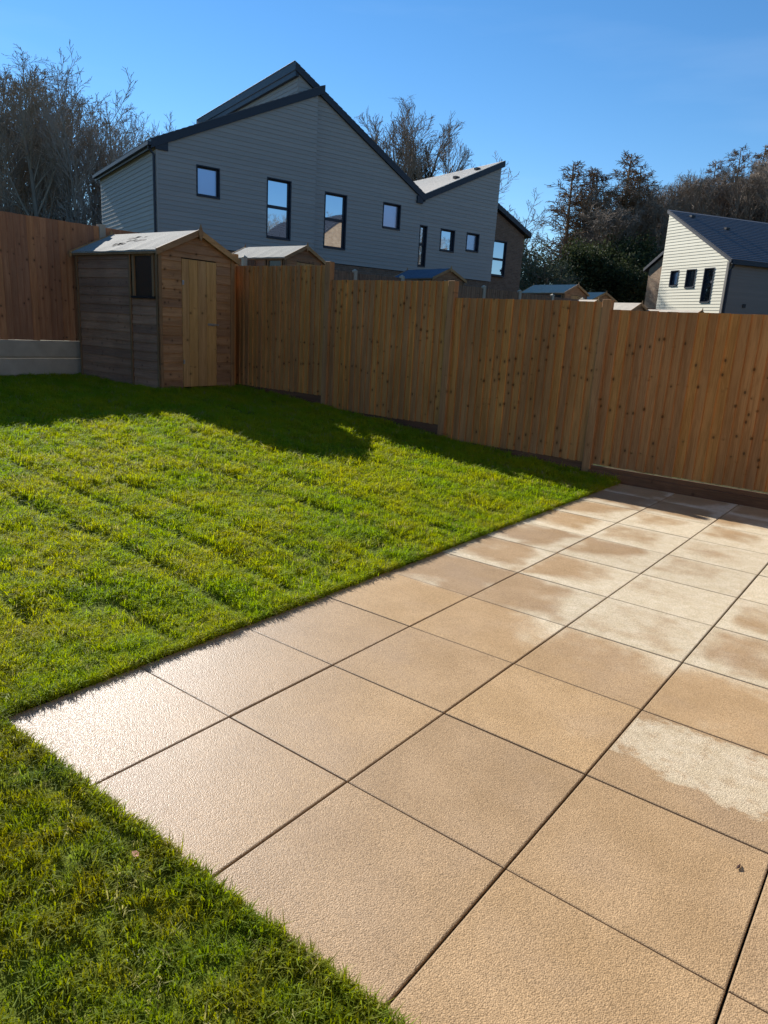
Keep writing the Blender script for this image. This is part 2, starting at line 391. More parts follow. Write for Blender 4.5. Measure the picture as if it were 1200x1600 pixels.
# neighbour's far fence with concrete posts
far = thing('boundary_fence', 'weathered brown slatted fence with pale concrete posts beyond the garden fence', 'fence', (-11.0, 12.0, 0), math.pi / 2 - R(15))
M_far = wood('fence_weathered', (.26, .165, .10), (.17, .10, .06), 'z', .4, 'x', .1)
for k in range(11):
    a = -.9 + 1.62 * k
    zt = 2.86 - .012 * k
    b = MB()
    for i in range(17):
        x = a + .05 + i * .0935
        b.box(x, x + .082, -.014 - .004 * (i % 2), .004, .9, zt + random.uniform(-.006, .006))
    b.box(a, a + 1.62, .004, .03, 1.2, 1.27).box(a, a + 1.62, .004, .03, 2.4, 2.47)
    b.build('fence_panel', M_far, far)
    b = MB().box(a - .05, a + .05, -.05, .06, .7, zt + .05)
    b.add([(a - .06, -.06, zt + .05), (a + .06, -.06, zt + .05), (a + .06, .07, zt + .05), (a - .06, .07, zt + .05), (a, .005, zt + .10)], [(0, 1, 4), (1, 2, 4), (2, 3, 4), (3, 0, 4), (3, 2, 1, 0)])
    b.build('concrete_post', M_conc, far)

# ------------------------------------------------------------------ sheds
M_shx = wood('shed_side_boards', (.43, .235, .14), (.27, .14, .08), 'x', .5, 'z', .125, weather=.3)
M_shy = wood('shed_front_boards', (.45, .245, .115), (.28, .14, .06), 'y', .9, 'z', .125, weather=.12)
M_door = wood('shed_door_boards', (.58, .34, .135), (.41, .22, .08), 'z', .8, 'y', .15, vary=.08)
M_trim = wood('shed_trim', (.30, .175, .085), (.20, .11, .05), 'z', .3, 'x', .1)
M_barge = wood('shed_bargeboard', (.47, .28, .125), (.33, .18, .075), 'y', .3, 'z', .1)
def felt_mat(name, a, b):
    m = NT(name); p = m.pos(); g = m.noise(p, 70, 4, .8); l = m.noise(p, 5, 3)
    c = m.mix(m.ramp(g, .38, .62), a, b); c = m.mix(m.ramp(l, .4, .8, 0, .3), c, tuple(x * .7 for x in a))
    m.bsdf(c, .92, m.bump(g, .5, .004), .2); return m.m
M_felt = felt_mat('mineral_felt', (.215, .20, .165), (.41, .385, .325)); M_felt2 = felt_mat('blue_grey_felt', (.075, .10, .14), (.12, .155, .20))
M_felt3 = felt_mat('grey_felt', (.46, .385, .29), (.60, .52, .41))
M_black = simple('black_plastic', (.012, .012, .013), .5, .2)
M_dark_in = simple('shed_interior', (.02, .016, .012), .9, .2)
M_steel = simple('galvanised_steel', (.45, .45, .43), .45, .2, 20, .5, 0, .8)
def pane_mat(name, col, metal, rough=.02):
    m = NT(name); p = m.pos()
    m.bsdf(col, rough, m.bump(m.noise(p, 1.3, 1), .02, .05), .6, Metallic=metal); return m.m
M_shedpane = pane_mat('dusty_acrylic', (.035, .028, .022), .0, .25)

def shed(root, felt, ours=False):
    """local: x from -2.05 (back) to 0 (gable with door), y 0 (side with window) to 1.27, z 0 floor"""
    L, Wd, E, A = 2.05, 1.27, 1.885, 2.17          # length, width, eave height, apex height
    sl = (A - E) / (Wd / 2)
    core = MB()
    poly = [(0.03, 0.02), (Wd - .03, .02), (Wd - .03, E - .03), (Wd / 2, A - .045), (.03, E - .03)]
    core.prism(poly, (-L + .03, -.03), lambda a, b, c: (c, a, b)).build('wall_frame', M_dark_in, root)
    nb = 15; hb = E / nb
    def hboard(x0, x1, z0, z1, y=0., face='-y', mat=M_shx, clip=None):
        # overlap board with a thick lower edge
        t0, t1 = .010, .022
        if face == '-y': vs = [(x0, y, z0), (x1, y, z0), (x1, y - t1, z0), (x0, y - t1, z0), (x0, y, z1), (x1, y, z1), (x1, y - t0, z1), (x0, y - t0, z1)]
        elif face == '+y': vs = [(x1, y, z0), (x0, y, z0), (x0, y + t1, z0), (x1, y + t1, z0), (x1, y, z1), (x0, y, z1), (x0, y + t0, z1), (x1, y + t0, z1)]
        else:
            s_ = 1 if face == '+x' else -1
            def zz(yy): return z1 if clip is None else min(z1, clip(yy))
            ysn = [x0, x1] if clip is None else sorted(set([x0, x1] + [q for q in (Wd / 2,) if x0 < q < x1] + [q for q in ((z1 - E) / sl, Wd - (z1 - E) / sl) if x0 < q < x1]))
            vs = []; n = len(ysn)
            for yy in ysn:
                top = zz(yy)
                if top <= z0 + .003: top = z0 + .003
                tt = t1 + (t0 - t1) * (top - z0) / (z1 - z0)
                vs += [(y, yy, z0), (y + s_ * t1, yy, z0), (y + s_ * tt, yy, top), (y, yy, top)]
            fs = [(3, 2, 1, 0), tuple(4 * (n - 1) + k for k in range(4))]
            for i in range(n - 1):
                for k in range(4): fs.append((4 * i + k, 4 * i + (k + 1) % 4, 4 * i + 4 + (k + 1) % 4, 4 * i + 4 + k))
            return MB().add(vs, fs).build('overlap_board', mat, root)
        return MB().add(vs, [(0, 1, 2, 3), (4, 7, 6, 5), (0, 4, 5, 1), (3, 2, 6, 7), (0, 3, 7, 4), (1, 5, 6, 2)]).build('overlap_board', mat, root)
    WX0, WX1, WZ0, WZ1 = -.60, -.09, 1.262, 1.85       # window opening on the side
    BX = -.66                                          # cover batten
    for i in range(nb):
        z0, z1 = i * hb, (i + 1) * hb + .008
        hboard(-L, BX - .02, z0, z1)
        if z0 < WZ0 - .02: hboard(BX + .02, -.02, z0, min(z1, WZ0))
        hboard(-L, 0, z0, z1, Wd, '+y')
    clip = lambda yy: E + sl * (yy if yy < Wd / 2 else Wd - yy)
    DY0, DY1, DZ = .355, .965, 1.80
    for i in range(nb + 3):
        z0, z1 = i * hb, (i + 1) * hb + .006
        if z0 >= A - .02: continue
        if z0 < DZ - .02 and i < nb - 1:
            hboard(.0, DY0 - .004, z0, z1, 0., '+x', M_shy); hboard(DY1 + .004, Wd, z0, z1, 0., '+x', M_shy)
        elif i == nb - 1:
            hboard(.0, Wd, z0 + .055, E, 0., '+x', M_shy)
            hboard(.0, DY0 - .004, z0, z0 + .055, 0., '+x', M_shy); hboard(DY1 + .004, Wd, z0, z0 + .055, 0., '+x', M_shy)
        else:
            yl = max(0, (z0 - E) / sl)
            hboard(yl, Wd - yl, z0, min(z1, A), 0., '+x', M_shy, clip)
        hboard(max(0, (z0 - E) / sl), Wd - max(0, (z0 - E) / sl), z0, min(z1, A), -L, '-x', M_shy, clip if z1 > E else None)
    # door of vertical tongue-and-groove boards
    door = MB().box(-.012, .010, DY0, DY1, .02, DZ).build('door', M_door, root)
    wds = [.12, .15, .16, .18]; yy = DY0
    for wd in wds:
        MB().box(.010, .024, yy + .0025, yy + wd - .0025, .022, DZ - .002).build('door_board', M_door, door, bevel=.003); yy += wd
    hb_ = MB().box(.024, .030, .80, .945, .905, .935).box(.030, .036, .90, 1.0, .912, .928)
    hb_.tube([(.03, .86, .92), (.045, .86, .915), (.045, .90, .90)], .006, 6).build('latch', M_steel, door)
    for z in (.35, 1.45): MB().box(.024, .029, DY0 + .0, DY0 + .03, z, z + .06).build('hinge', M_steel, door)
    # corner trims and batten
    MB().box(-.045, .0, -.036, -.022, 0, E + .01).build('corner_trim', M_trim, root)
    MB().box(.022, .034, -.036, .012, 0, E + .01).build('corner_trim', M_trim, root)
    MB().box(.022, .034, Wd - .035, Wd + .03, 0, E + .005).build('corner_trim', M_trim, root)
    MB().box(-L - .006, -L + .03, -.036, -.022, 0, E).build('corner_trim', M_trim, root)
    MB().box(BX - .022, BX + .022, -.038, -.02, 0, E).build('batten', M_trim, root)
    # window
    w = MB().box(WX0, WX0 + .05, -.03, 0, WZ0, WZ1).box(WX1 - .045, WX1, -.03, 0, WZ0, WZ1).box(WX0 + .05, WX1 - .045, -.028, 0, WZ1 - .05, WZ1)
    w = w.build('window', M_trim, root)
    MB().box(WX0 + .05, WX1 - .045, -.008, -.004, WZ0, WZ1 - .05).build('pane', M_shedpane, w)
    MB().box(WX0 - .01, WX1 + .02, -.05, 0, WZ0 - .03, WZ0).build('sill', M_black, w)
    # roof: two felted boards, bargeboards, finials
    ov = .075; t = .022
    y0, z0 = -ov, E - sl * ov + .02; yr, zr = Wd / 2, A + .035
    for sgn in (0, 1):
        f = (lambda y: y) if sgn == 0 else (lambda y: Wd - y)
        b = MB(); n = 14; rr = random.Random(3 + sgn)
        X0, X1 = -L - .05, .065
        vs = []; 
        for k in range(n + 1):
            x = X0 + (X1 - X0) * k / n; dz = rr.uniform(-.004, .004)
            vs += [(x, f(y0), z0 + dz * 1.5), (x, f(.5 * (y0 + yr)), .5 * (z0 + zr) + dz + .003), (x, f(yr), zr), (x, f(yr), zr - t), (x, f(y0), z0 - t)]
        fs = [tuple(range(5)), tuple(5 * n + q for q in reversed(range(5)))]
        for k in range(n):
            for q in range(5): fs.append((5 * k + q, 5 * k + (q + 1) % 5, 5 * k + 5 + (q + 1) % 5, 5 * k + 5 + q))
        b.add(vs, fs).build('roof', felt, root)
        MB().add([(X0 + .02, f(y0 + .005), z0 - .05), (X1 - .02, f(y0 + .005), z0 - .05), (X1 - .02, f(y0 + .02), z0 - .05), (X0 + .02, f(y0 + .02), z0 - .05),
                  (X0 + .02, f(y0 + .005), z0 - .024), (X1 - .02, f(y0 + .005), z0 - .024), (X1 - .02, f(y0 + .02), z0 - .02), (X0 + .02, f(y0 + .02), z0 - .02)],
                 [(0, 1, 2, 3), (4, 5, 6, 7), (0, 1, 5, 4), (1, 2, 6, 5), (2, 3, 7, 6), (3, 0, 4, 7)]).build('eave_board', M_trim, root)
        for xb in (X1 - .002, X0 - .016):
            MB().add([(xb, f(y0 - .02), z0 - .07), (xb, f(yr), zr - .075), (xb, f(yr), zr + .012), (xb, f(y0 - .02), z0 + .012),
                      (xb + .018, f(y0 - .02), z0 - .07), (xb + .018, f(yr), zr - .075), (xb + .018, f(yr), zr + .012), (xb + .018, f(y0 - .02), z0 + .012)],
                     [(0, 1, 2, 3), (4, 7, 6, 5), (0, 4, 5, 1), (1, 5, 6, 2), (2, 6, 7, 3), (3, 7, 4, 0)]).build('bargeboard', M_barge, root)
    for xb in (.083, -L - .08):
        MB().prism([(yr - .045, zr - .045), (yr, zr - .15), (yr + .045, zr - .045), (yr, zr + .075)], (xb, xb + .016), lambda a, b, c: (c, a, b)).build('finial', M_barge, root)
    if ours:
        for (cx, cy, n, seed) in ((-.95, .30, 9, 1), (-1.12, .42, 7, 2), (-1.2, .16, 6, 4)):
            rr = random.Random(seed); b = MB(); sx = .20 if n > 6 else .12
            up, dn = [], []
            for k in range(n):
                x = cx + (k / (n - 1) - .5) * 2 * sx; y = cy + .05 * (k / n - .5) + rr.uniform(-.012, .012); wv = .012 + rr.random() * .03
                zz = z0 + sl * (y - y0) 
                up.append((x, y - wv, zz - sl * wv + .008 + rr.random() * .006)); dn.append((x, y + wv, zz + sl * wv + .010 + rr.random() * .018))
            b.add(up + dn, [(k, k + 1, n + k + 1, n + k) for k in range(n - 1)]).build('felt_tear', M_dark_in, root)

ours = thing('garden_shed', 'weathered timber apex shed with window and pale door in the lawn corner', 'shed', (-6.2, 5.155, .455), 0, 'garden sheds')
shed(ours, M_felt, True)
def nshed(label, apex, rz, felt, tag=None):
    c = copy_tree(proto)
    c['label'] = label
    c.location = (0, 0, 0); c.rotation_euler = (0, 0, rz)
    off = Matrix.Rotation(rz, 3, 'Z') @ Vector((.075, .635, 2.21))
    c.location = Vector(apex) - off
    for ch in c.children:
        if ch.name.startswith('roof'):
            ch.data = ch.data.copy(); ch.data.materials[0] = felt
        if ch.name.startswith('felt_tear'): pass
    return c
proto = ours
made = []
for lab, ap, rz, felt in (
        ('timber shed directly behind the garden fence with speckled pale felt roof', (-10.07, 12.07, 3.27), 0, M_felt),
        ('timber shed with dark blue roof below the big grey house', (-10.40, 18.97, 3.40), R(-15), M_felt2),
        ('larger looking timber shed in front of the pale bushes, its long grey roof slope showing', (-8.82, 25.33, 3.42), R(-15), M_felt3),
        ('far timber shed whose gable peeps over a lower roof beside a fence post', (-8.93, 28.46, 3.36), R(-22), M_felt3),
        ('shed of which only a strip of grey roof shows left of the fence post', (-7.15, 23.23, 2.78), R(-15), M_felt3),
        ('shed of which only a grey roof slope shows right of the fence post', (-5.58, 23.01, 2.70), R(-12), M_felt3),
        ('shed with its roof edge just showing at the foot of the cream house', (-3.70, 23.01, 2.53), R(-15), M_felt3)):
    made.append((lab, ap, rz, felt))
for a in made:
    c = nshed(*a)
    for ch in list(c.children):
        if ch.name.startswith('felt_tear'): bpy.data.objects.remove(ch)

# ------------------------------------------------------------------ houses
def clip_poly(poly, a, b, c):
    """keep a*u+b*z<=c"""
    out = []
    for i in range(len(poly)):
        p, q = poly[i], poly[(i + 1) % len(poly)]
        dp, dq = a * p[0] + b * p[1] - c, a * q[0] + b * q[1] - c
        if dp <= 1e-9: out.append(p)
        if (dp < -1e-9 and dq > 1e-9) or (dp > 1e-9 and dq < -1e-9):
            t = dp / (dp - dq); out.append((p[0] + t * (q[0] - p[0]), p[1] + t * (q[1] - p[1])))
    return out
def clip_convex(rect, poly):
    r = rect
    for i in range(len(poly)):
        p, q = poly[i], poly[(i + 1) % len(poly)]          # ccw: inside is left of the edge
        ex, ez = q[0] - p[0], q[1] - p[1]
        r = clip_poly(r, ez, -ex, ez * p[0] - ex * p[1])
        if len(r) < 3: return []
    return r
def clad(root, poly, holes, place, mat, z0, pitch=.155):
    """lap boards over a convex (u,z) polygon; place(u,z,out) gives the local point"""
    zt = max(z for _, z in poly); ua = min(u for u, _ in poly); ub = max(u for u, _ in poly)
    k = 0
    while z0 + k * pitch < zt - .01:
        za, zb = z0 + k * pitch, min(z0 + (k + 1) * pitch, zt); k += 1
        cuts = sorted(set([za, zb] + [h for H in holes for h in (H[2], H[3]) if za < h < zb]))
        for c0, c1 in zip(cuts, cuts[1:]):
            zm = .5 * (c0 + c1)
            hs = sorted((H[0], H[1]) for H in holes if H[2] < zm < H[3])
            us = [ua]; 
            for h in hs: us += [h[0], h[1]]
            us.append(ub)
            for u0, u1 in zip(us[::2], us[1::2]):
                if u1 - u0 < .01: continue
                pg = clip_convex([(u0, c0), (u1, c0), (u1, c1), (u0, c1)], poly)
                if len(pg) < 3: continue
                o = lambda z: .030 - .017 * (z - za) / pitch
                n = len(pg)
                vs = [place(u, z, o(z)) for u, z in pg] + [place(u, z, 0.) for u, z in pg]
                MB().add(vs, [tuple(range(n)), tuple(reversed(range(n, 2 * n)))] + [((i + 1) % n, i, i + n, (i + 1) % n + n) for i in range(n)]).build('cladding_board', mat, root)
M_navy = simple('navy_fascia', (.016, .021, .033), .5, .12, 3, .4)
M_glass = pane_mat('window_glass', (.40, .47, .56), 1.)
M_glass_frost = pane_mat('frosted_window_glass', (.34, .41, .55), 1., .30)
def paint(name, col, v=.06):
    m = NT(name); p = m.pos(); rnd = m.rand()
    c = m.mix(m.noise(m.scale(p, (1, 1, 5)), 1.5, 3), tuple(a * (1 - v) for a in col), tuple(a * (1 + v) for a in col))
    c = m.hsv(c, .5, 1., m.math('ADD', .96, m.math('MULTIPLY', rnd, .08)))
    m.bsdf(c, .7, m.bump(m.noise(m.scale(p, (1, 1, 8)), 14, 3), .12, .004), .3); return m.m
M_grey = paint('grey_cladding', (.31, .297, .275)); M_cream = paint('cream_cladding', (.80, .735, .56)); M_taupe = paint('taupe_cladding', (.205, .185, .16))
def brick_mat(name, a, b, mortar):
    m = NT(name); o = m.obj(); x, y, z = m.sep(o)
    v = m.comb(m.math('ADD', x, y), z, 0.)
    bt = m.n('TexBrick', {'Vector': v, 'Color1': (*a, 1), 'Color2': (*b, 1), 'Mortar': (*mortar, 1), 'Scale': 1., 'Mortar Size': .006, 'Brick Width': .225, 'Row Height': .075, 'Bias': -.1})
    bt.offset = .5
    c = m.mix(m.ramp(m.noise(v, 5, 4), .35, .7, 0, .5), bt.outputs[0], tuple(q * .6 for q in a))
    m.bsdf(c, .9, m.bump(bt.outputs[1], -.6, .01), .2); return m.m
M_brick = brick_mat('buff_brick', (.38, .25, .15), (.27, .16, .095), (.34, .30, .24)); M_brick_d = brick_mat('brown_brick', (.20, .125, .085), (.13, .085, .06), (.20, .18, .15))
def tile_mat(name, a, b):
    m = NT(name); p = m.pos()
    c = m.mix(m.noise(m.scale(p, (1, 1, 1)), 9, 4), a, b); m.bsdf(c, .7, m.bump(m.noise(p, 30, 3), .3, .01), .35); return m.m
M_slate = tile_mat('dark_slate', (.085, .085, .095), (.125, .125, .135)); M_tile = tile_mat('pale_tile', (.58, .54, .47), (.76, .71, .63))
M_wallback = simple('wall_board', (.05, .05, .052), .9, .1)

def window(root, u0, u1, z0, z1, y=0., mid=None, glass=None, sill=False, recess=.11, mat=None):
    b = MB(); f = .055; d0, d1 = y - .042, y + recess + .02; mat = mat or M_navy
    b.box(u0, u0 + f * .7, d0, d1, z0, z1).box(u1 - f * .7, u1, d0, d1, z0, z1).box(u0 + f * .7, u1 - f * .7, d0, d1, z1 - f * .7, z1).box(u0 + f * .7, u1 - f * .7, d0 - .02, d1, z0, z0 + f)
    # inner sash
    s0, s1 = y + recess - .035, y + recess + .01
    a0, a1, c0, c1 = u0 + f * .7, u1 - f * .7, z0 + f, z1 - f * .7
    b.box(a0, a0 + .05, s0, s1, c0, c1).box(a1 - .05, a1, s0, s1, c0, c1).box(a0 + .05, a1 - .05, s0, s1, c1 - .05, c1).box(a0 + .05, a1 - .05, s0, s1, c0, c0 + .05)
    if mid: b.box(a0 + .05, a1 - .05, s0 - .004, s1, mid - .055, mid + .055)
    w = b.build('window', mat, root)
    zs = [c0, mid, c1] if mid else [c0, c1]
    gl = glass or M_glass
    for q, (p0, p1) in enumerate(zip(zs, zs[1:])):
        MB().box(a0 + .03, a1 - .03, y + recess - .006, y + recess + .004, p0 + .03, p1 - .03).build('pane', gl, w)
    return w
def wall_prism(root, poly, y0, y1, mat, name='wall'):
    return MB().prism(poly, (y0, y1)).build(name, mat, root)
def roof_slab(root, p, q, y0, y1, t=.24, mat=None, tile=None, n=None, name='roof'):
    """sloping slab from (u,z)=p to q on its upper side"""
    r = MB().prism([(p[0], p[1] - t), (q[0], q[1] - t), q, p], (y0, y1)).build(name, mat or M_navy, root)
    if tile:
        L = math.hypot(q[0] - p[0], q[1] - p[1]); n = n or max(4, int(L / .24)); lo_, hi = (p, q) if p[1] < q[1] else (q, p)
        ux, uz = (hi[0] - lo_[0]) / L, (hi[1] - lo_[1]) / L; nx, nz = (-uz, ux) if ux > 0 else (uz, -ux)
        b = MB()
        for k in range(n):
            a0, a1 = L * k / n, L * (k + 1) / n + .03
            P = lambda s_, h: (lo_[0] + ux * s_ + nx * h, lo_[1] + uz * s_ + nz * h)
            A, B, Cc, D = P(a0, .006), P(a1, .006), P(a1, .012), P(a0, .034)
            b.prism([A, B, Cc, D], (y0 + .03, y1 - .03))
        b.build('roof_tiles', tile, r)
    return r

# --- big grey house: wing A (low eave left), wing B (high left, falling right)
HO = (-19.63, 14.659, 0); HZ = math.pi / 2 - R(15.5)
gh = thing('clad_house', 'large grey timber clad house with split dark roof and four windows behind the sheds', 'house', HO, HZ, 'new clad houses on the estate')
GZ = .9; CB = 3.875
A_poly = [(0, CB), (6.22, CB), (6.22, 9.80), (0, 6.93)]
B_poly = [(5.49, CB), (11.66, CB), (11.66, 6.98), (5.49, 10.40)]
pl = lambda y: (lambda u, z, o: (u, y - o, z))
wins_A = [(1.40, 2.27, 5.535, 6.55), (4.13, 5.155, 4.465, 6.58)]
wins_B = [(6.79, 7.84, 4.41, 6.50), (9.66, 10.60, 5.495, 6.525)]
clad(gh, A_poly, wins_A, pl(0), M_grey, CB)
clad(gh, [(6.23, CB), (11.70, CB), (11.70, 6.96), (6.23, 9.99)], wins_B, pl(.25), M_grey, CB)
clad(gh, [(5.49, 9.2), (6.35, 9.2), (6.35, 9.92), (5.49, 10.40)], [], pl(.25), M_grey, CB)
clad(gh, [(.0, CB), (8.0, CB), (8.0, 6.93), (.0, 6.93)], [], lambda u, z, o: (-o, 8.0 - u, z), M_grey, CB)
clad(gh, [(.1, 6.9), (10.4, 6.9), (10.4, 10.4), (.1, 10.4)], [], lambda u, z, o: (5.49 - o, 10.65 - u, z), M_grey, CB)
wall_prism(gh, [(.0, GZ), (6.21, GZ), (6.21, 9.78), (.0, 6.92)], .13, 7.9, M_wallback)
wall_prism(gh, [(5.50, GZ), (11.65, GZ), (11.65, 6.96), (5.50, 10.38)], .38, 10.6, M_wallback)
MB().box(0, 6.22, .0, .128, 6.93, 6.95)
MB().box(-.02, 6.2, .03, .127, GZ, CB - .02).build('brick_plinth', M_brick_d, gh)
MB().box(6.2, 11.68, .28, .377, GZ, CB - .02).build('brick_plinth', M_brick_d, gh)
MB().box(-.05, .0, .1, 7.95, GZ, CB - .02).build('brick_plinth', M_brick_d, gh)
for k, (a, b_, c_, d_) in enumerate(wins_A): window(gh, a, b_, c_, d_, 0., 5.60 if k == 1 else None, M_glass_frost if k == 0 else None)
for k, (a, b_, c_, d_) in enumerate(wins_B): window(gh, a, b_, c_, d_, .25, 5.52 if k == 0 else None, M_glass_frost if k == 1 else None)
roof_slab(gh, (-.18, 7.05), (6.48, 10.10), -.10, 8.25, .27, tile=M_slate)
roof_slab(gh, (11.86, 7.10), (5.30, 10.68), .13, 10.9, .27, tile=M_slate)
MB().box(5.33, 5.47, .17, 10.85, 10.22, 10.63).build('ridge_fascia', M_navy, gh)
MB().box(-.04, .40, -.075, -.012, 6.78, 7.05).build('bargeboard_foot', M_navy, gh)
MB().box(11.42, 11.74, .14, .24, 6.72, 7.02).build('bargeboard_foot', M_navy, gh)
MB().box(-.30, -.17, -.1, 8.2, 6.86, 6.97).build('gutter', M_navy, gh)
MB().tube([(-.22, .06, 6.88), (-.22, .06, 6.80), (-.075, .02, 6.62), (-.075, .02, GZ)], .045, 8).build('downpipe', M_navy, gh)
MB().box(-.012, .05, -.042, .0, CB, 6.8).build('corner_trim', M_grey, gh)

# --- second grey house, roof rising to the right, brick wing behind
g2 = thing('clad_house', 'grey clad house with roof rising to the right and brown brick end wing', 'house', HO, HZ, 'new clad houses on the estate')
wins_C = [(11.74, 12.17, 4.145, 5.88), (12.96, 13.82, 4.93, 5.89), (14.55, 15.35, 5.08, 5.91)]
clad(g2, [(11.72, CB), (16.34, CB), (16.40, 8.98), (11.72, 6.95)], wins_C, pl(.30), M_grey, CB)
wall_prism(g2, [(11.72, GZ), (16.32, GZ), (16.38, 8.95), (11.72, 6.92)], .43, 8.2, M_wallback)
clad(g2, [(0, CB), (7.6, CB), (7.6, 9.0), (0, 9.0)], [], lambda u, z, o: (16.36 + o, .42 + u, z), M_grey, CB)
MB().box(11.72, 16.25, .36, .428, GZ, CB - .02).build('brick_plinth', M_brick_d, g2)
for k, (a, b_, c_, d_) in enumerate(wins_C): window(g2, a, b_, c_, d_, .30, 5.10 if k == 0 else None, M_glass_frost if k == 2 else None)
roof_slab(g2, (11.86, 7.13), (16.54, 9.24), .18, 8.4, .25, tile=M_tile)
for u in (14.11, 15.37):
    z = 7.13 + (u - 11.86) * (9.24 - 7.13) / (16.54 - 11.86)
    MB().box(u - .12, u + .12, .75, .95, z + .03, z + .13).build('roof_vent', M_black, g2)
D_poly = [(16.2, GZ), (19.72, GZ), (19.72, 6.42), (16.2, 7.93)]
wall_prism(g2, D_poly, 1.5 + .12, 8.0, M_brick_d, 'brick_wing')
roof_slab(g2, (20.02, 6.56), (16.45, 8.08), 1.38, 8.1, .24, tile=M_slate)
window(g2, 17.30, 18.42, 4.27, 5.99, 1.5 + .04, 5.1, None, recess=.06)

# the side walls of the grey houses run slightly off square to the front
for root in (gh, g2):
    for o in root.children_recursive:
        for v in o.data.vertices: v.co.x += .061 * v.co.y

# --- cream house on the right
ch = thing('clad_house', 'cream clad house with dark slate roof and three narrow windows at the right', 'house', (-6.77, 38.43, 0), R(90 - 123), 'new clad houses on the estate')
CC = 3.35
wins_K = [(-4.05, -3.42, 4.48, 5.30), (-2.84, -2.13, 4.35, 5.30), (-1.56, -.86, 3.59, 5.30)]
clad(ch, [(-4.83, CC - .6), (0, CC - .6), (0, 5.62), (-4.83, 8.28)], wins_K, pl(0), M_cream, CC - .6)
wall_prism(ch, [(-4.82, .3), (-.01, .3), (-.01, 5.6), (-4.82, 8.26)], .13, 9.0, M_wallback)
clad(ch, [(.03, CC - .6), (9., CC - .6), (9., 5.55), (.03, 5.55)], [], lambda u, z, o: (o, u, z), M_taupe, CC - .6)
for k, (a, b_, c_, d_) in enumerate(wins_K): window(ch, a, b_, c_, d_, 0., 4.62 if k == 2 else None, M_glass_frost if k == 0 else None)
roof_slab(ch, (.16, 5.62), (-5.0, 8.50), -.06, 9.2, .16, tile=M_slate, n=26)
MB().box(.14, .28, -.02, 9.1, 5.40, 5.55).build('gutter', M_navy, ch)
MB().tube([(.2, .08, 5.42), (.2, .08, 5.3), (.09, .06, 5.12), (.09, .06, .3)], .06, 8).build('downpipe', M_navy, ch)
MB().box(-.09, .05, -.045, .03, CC - .6, 5.5).build('corner_trim', M_taupe, ch)
MB().box(.034, .07, 1.26, 1.44, 3.42, 3.60).build('wall_vent', M_black, ch)
for u, y in ((-4.35, 1.1), (-3.3, 2.6), (-1.9, 5.2)):
    z = 5.62 + (.16 - u) * (8.50 - 5.62) / 5.16
    MB().box(u - .1, u + .1, y - .13, y + .13, z + .02, z + .12).build('roof_vent', M_black, ch)
wall_prism(ch, [(-7.15, .3), (-4.84, .3), (-4.84, 6.95), (-7.15, 5.62)], 1.0, 8., M_brick, 'brick_wing')
roof_slab(ch, (-7.5, 5.66), (-4.84, 7.20), .86, 8.1, .17, tile=M_slate)

# --- brick house across the gardens, the one mirrored in the grey house's windows
bh = thing('brick_house', 'buff brick gabled house opposite the grey house, mirrored in its windows', 'house', (10.0, 22.6, 0), R(72))
wall_prism(bh, [(.0, .0), (7.6, .0), (7.6, 5.9), (3.8, 8.6), (.0, 5.9)], 0, 9, M_brick, 'wall')
roof_slab(bh, (-.25, 5.86), (3.8, 8.76), -.15, 9.1, .16, tile=M_slate); roof_slab(bh, (7.85, 5.86), (3.8, 8.76), -.15, 9.1, .16, tile=M_slate)
for (a, b_, c_, d_) in ((1.2, 2.1, 4.0, 5.2), (5.4, 6.3, 4.0, 5.2), (1.0, 2.6, .9, 2.2)): window(bh, a, b_, c_, d_, -.04, None, None, recess=.035)

# --- the garden's own house, along the right edge of the paving, facing the sun
oh = thing('brick_house', 'buff brick house standing along the right edge of the paving', 'house', (4.86, 7.2, 0), -math.pi / 2)
own_w = [(1.3, 2.5, 3.5, 4.75), (6.4, 7.6, 3.5, 4.75), (.9, 1.9, 1.0, 2.2), (3.4, 5.8, .12, 2.2), (7.4, 8.6, 1.0, 2.2)]
wall_prism(oh, [(0, -.2), (12.5, -.2), (12.5, 5.3), (0, 5.3)], 0, 8.5, M_brick, 'wall')
MB().prism([(-.35, 5.15), (4.25, 8.1), (8.85, 5.15), (8.85, 5.32), (4.25, 8.3), (-.35, 5.32)], (-.2, 12.7), lambda a, b, c: (c, a, b)).build('roof', M_slate, oh)
MB().box(-.1, 12.6, -.14, -.02, 5.12, 5.24).build('gutter', M_navy, oh)
for k, (a, b_, c_, d_) in enumerate(own_w): window(oh, a, b_, c_, d_, -.03, None, None, recess=.026)

# ------------------------------------------------------------------ trees
def bark(name, a, b):
    m = NT(name); p = m.obj()
    m.bsdf(m.mix(m.noise(m.scale(p, (1, 1, .3)), 5, 4), a, b), .9, None, .15); return m.m
M_bark = bark('grey_bark', (.12, .105, .085), (.24, .21, .17)); M_twig = bark('brown_twigs', (.17, .13, .095), (.27, .215, .165))
M_larch = bark('larch_twigs', (.15, .095, .055), (.25, .17, .10)); M_birch = bark('pale_twigs', (.20, .165, .135), (.33, .285, .24))
def leaf_mat(name, a, b):
    m = NT(name); p = m.obj(); c = m.mix(m.noise(p, 2.2, 4), a, b)
    bs = m.n('BsdfPrincipled', {'Base Color': c, 'Roughness': .7, 'Specular IOR Level': .15}); tr = m.n('BsdfTranslucent', {'Color': c})
    mx = m.n('MixShader', {0: .25, 1: bs.outputs[0], 2: tr.outputs[0]}); m.t.links.new(mx.outputs[0], m.out.inputs[0]); return m.m
M_ever = leaf_mat('evergreen_leaves', (.03, .042, .016), (.075, .085, .03)); M_bush = leaf_mat('grey_green_leaves', (.075, .085, .045), (.14, .15, .085))
M_conif = leaf_mat('conifer_needles', (.016, .017, .010), (.035, .035, .018))

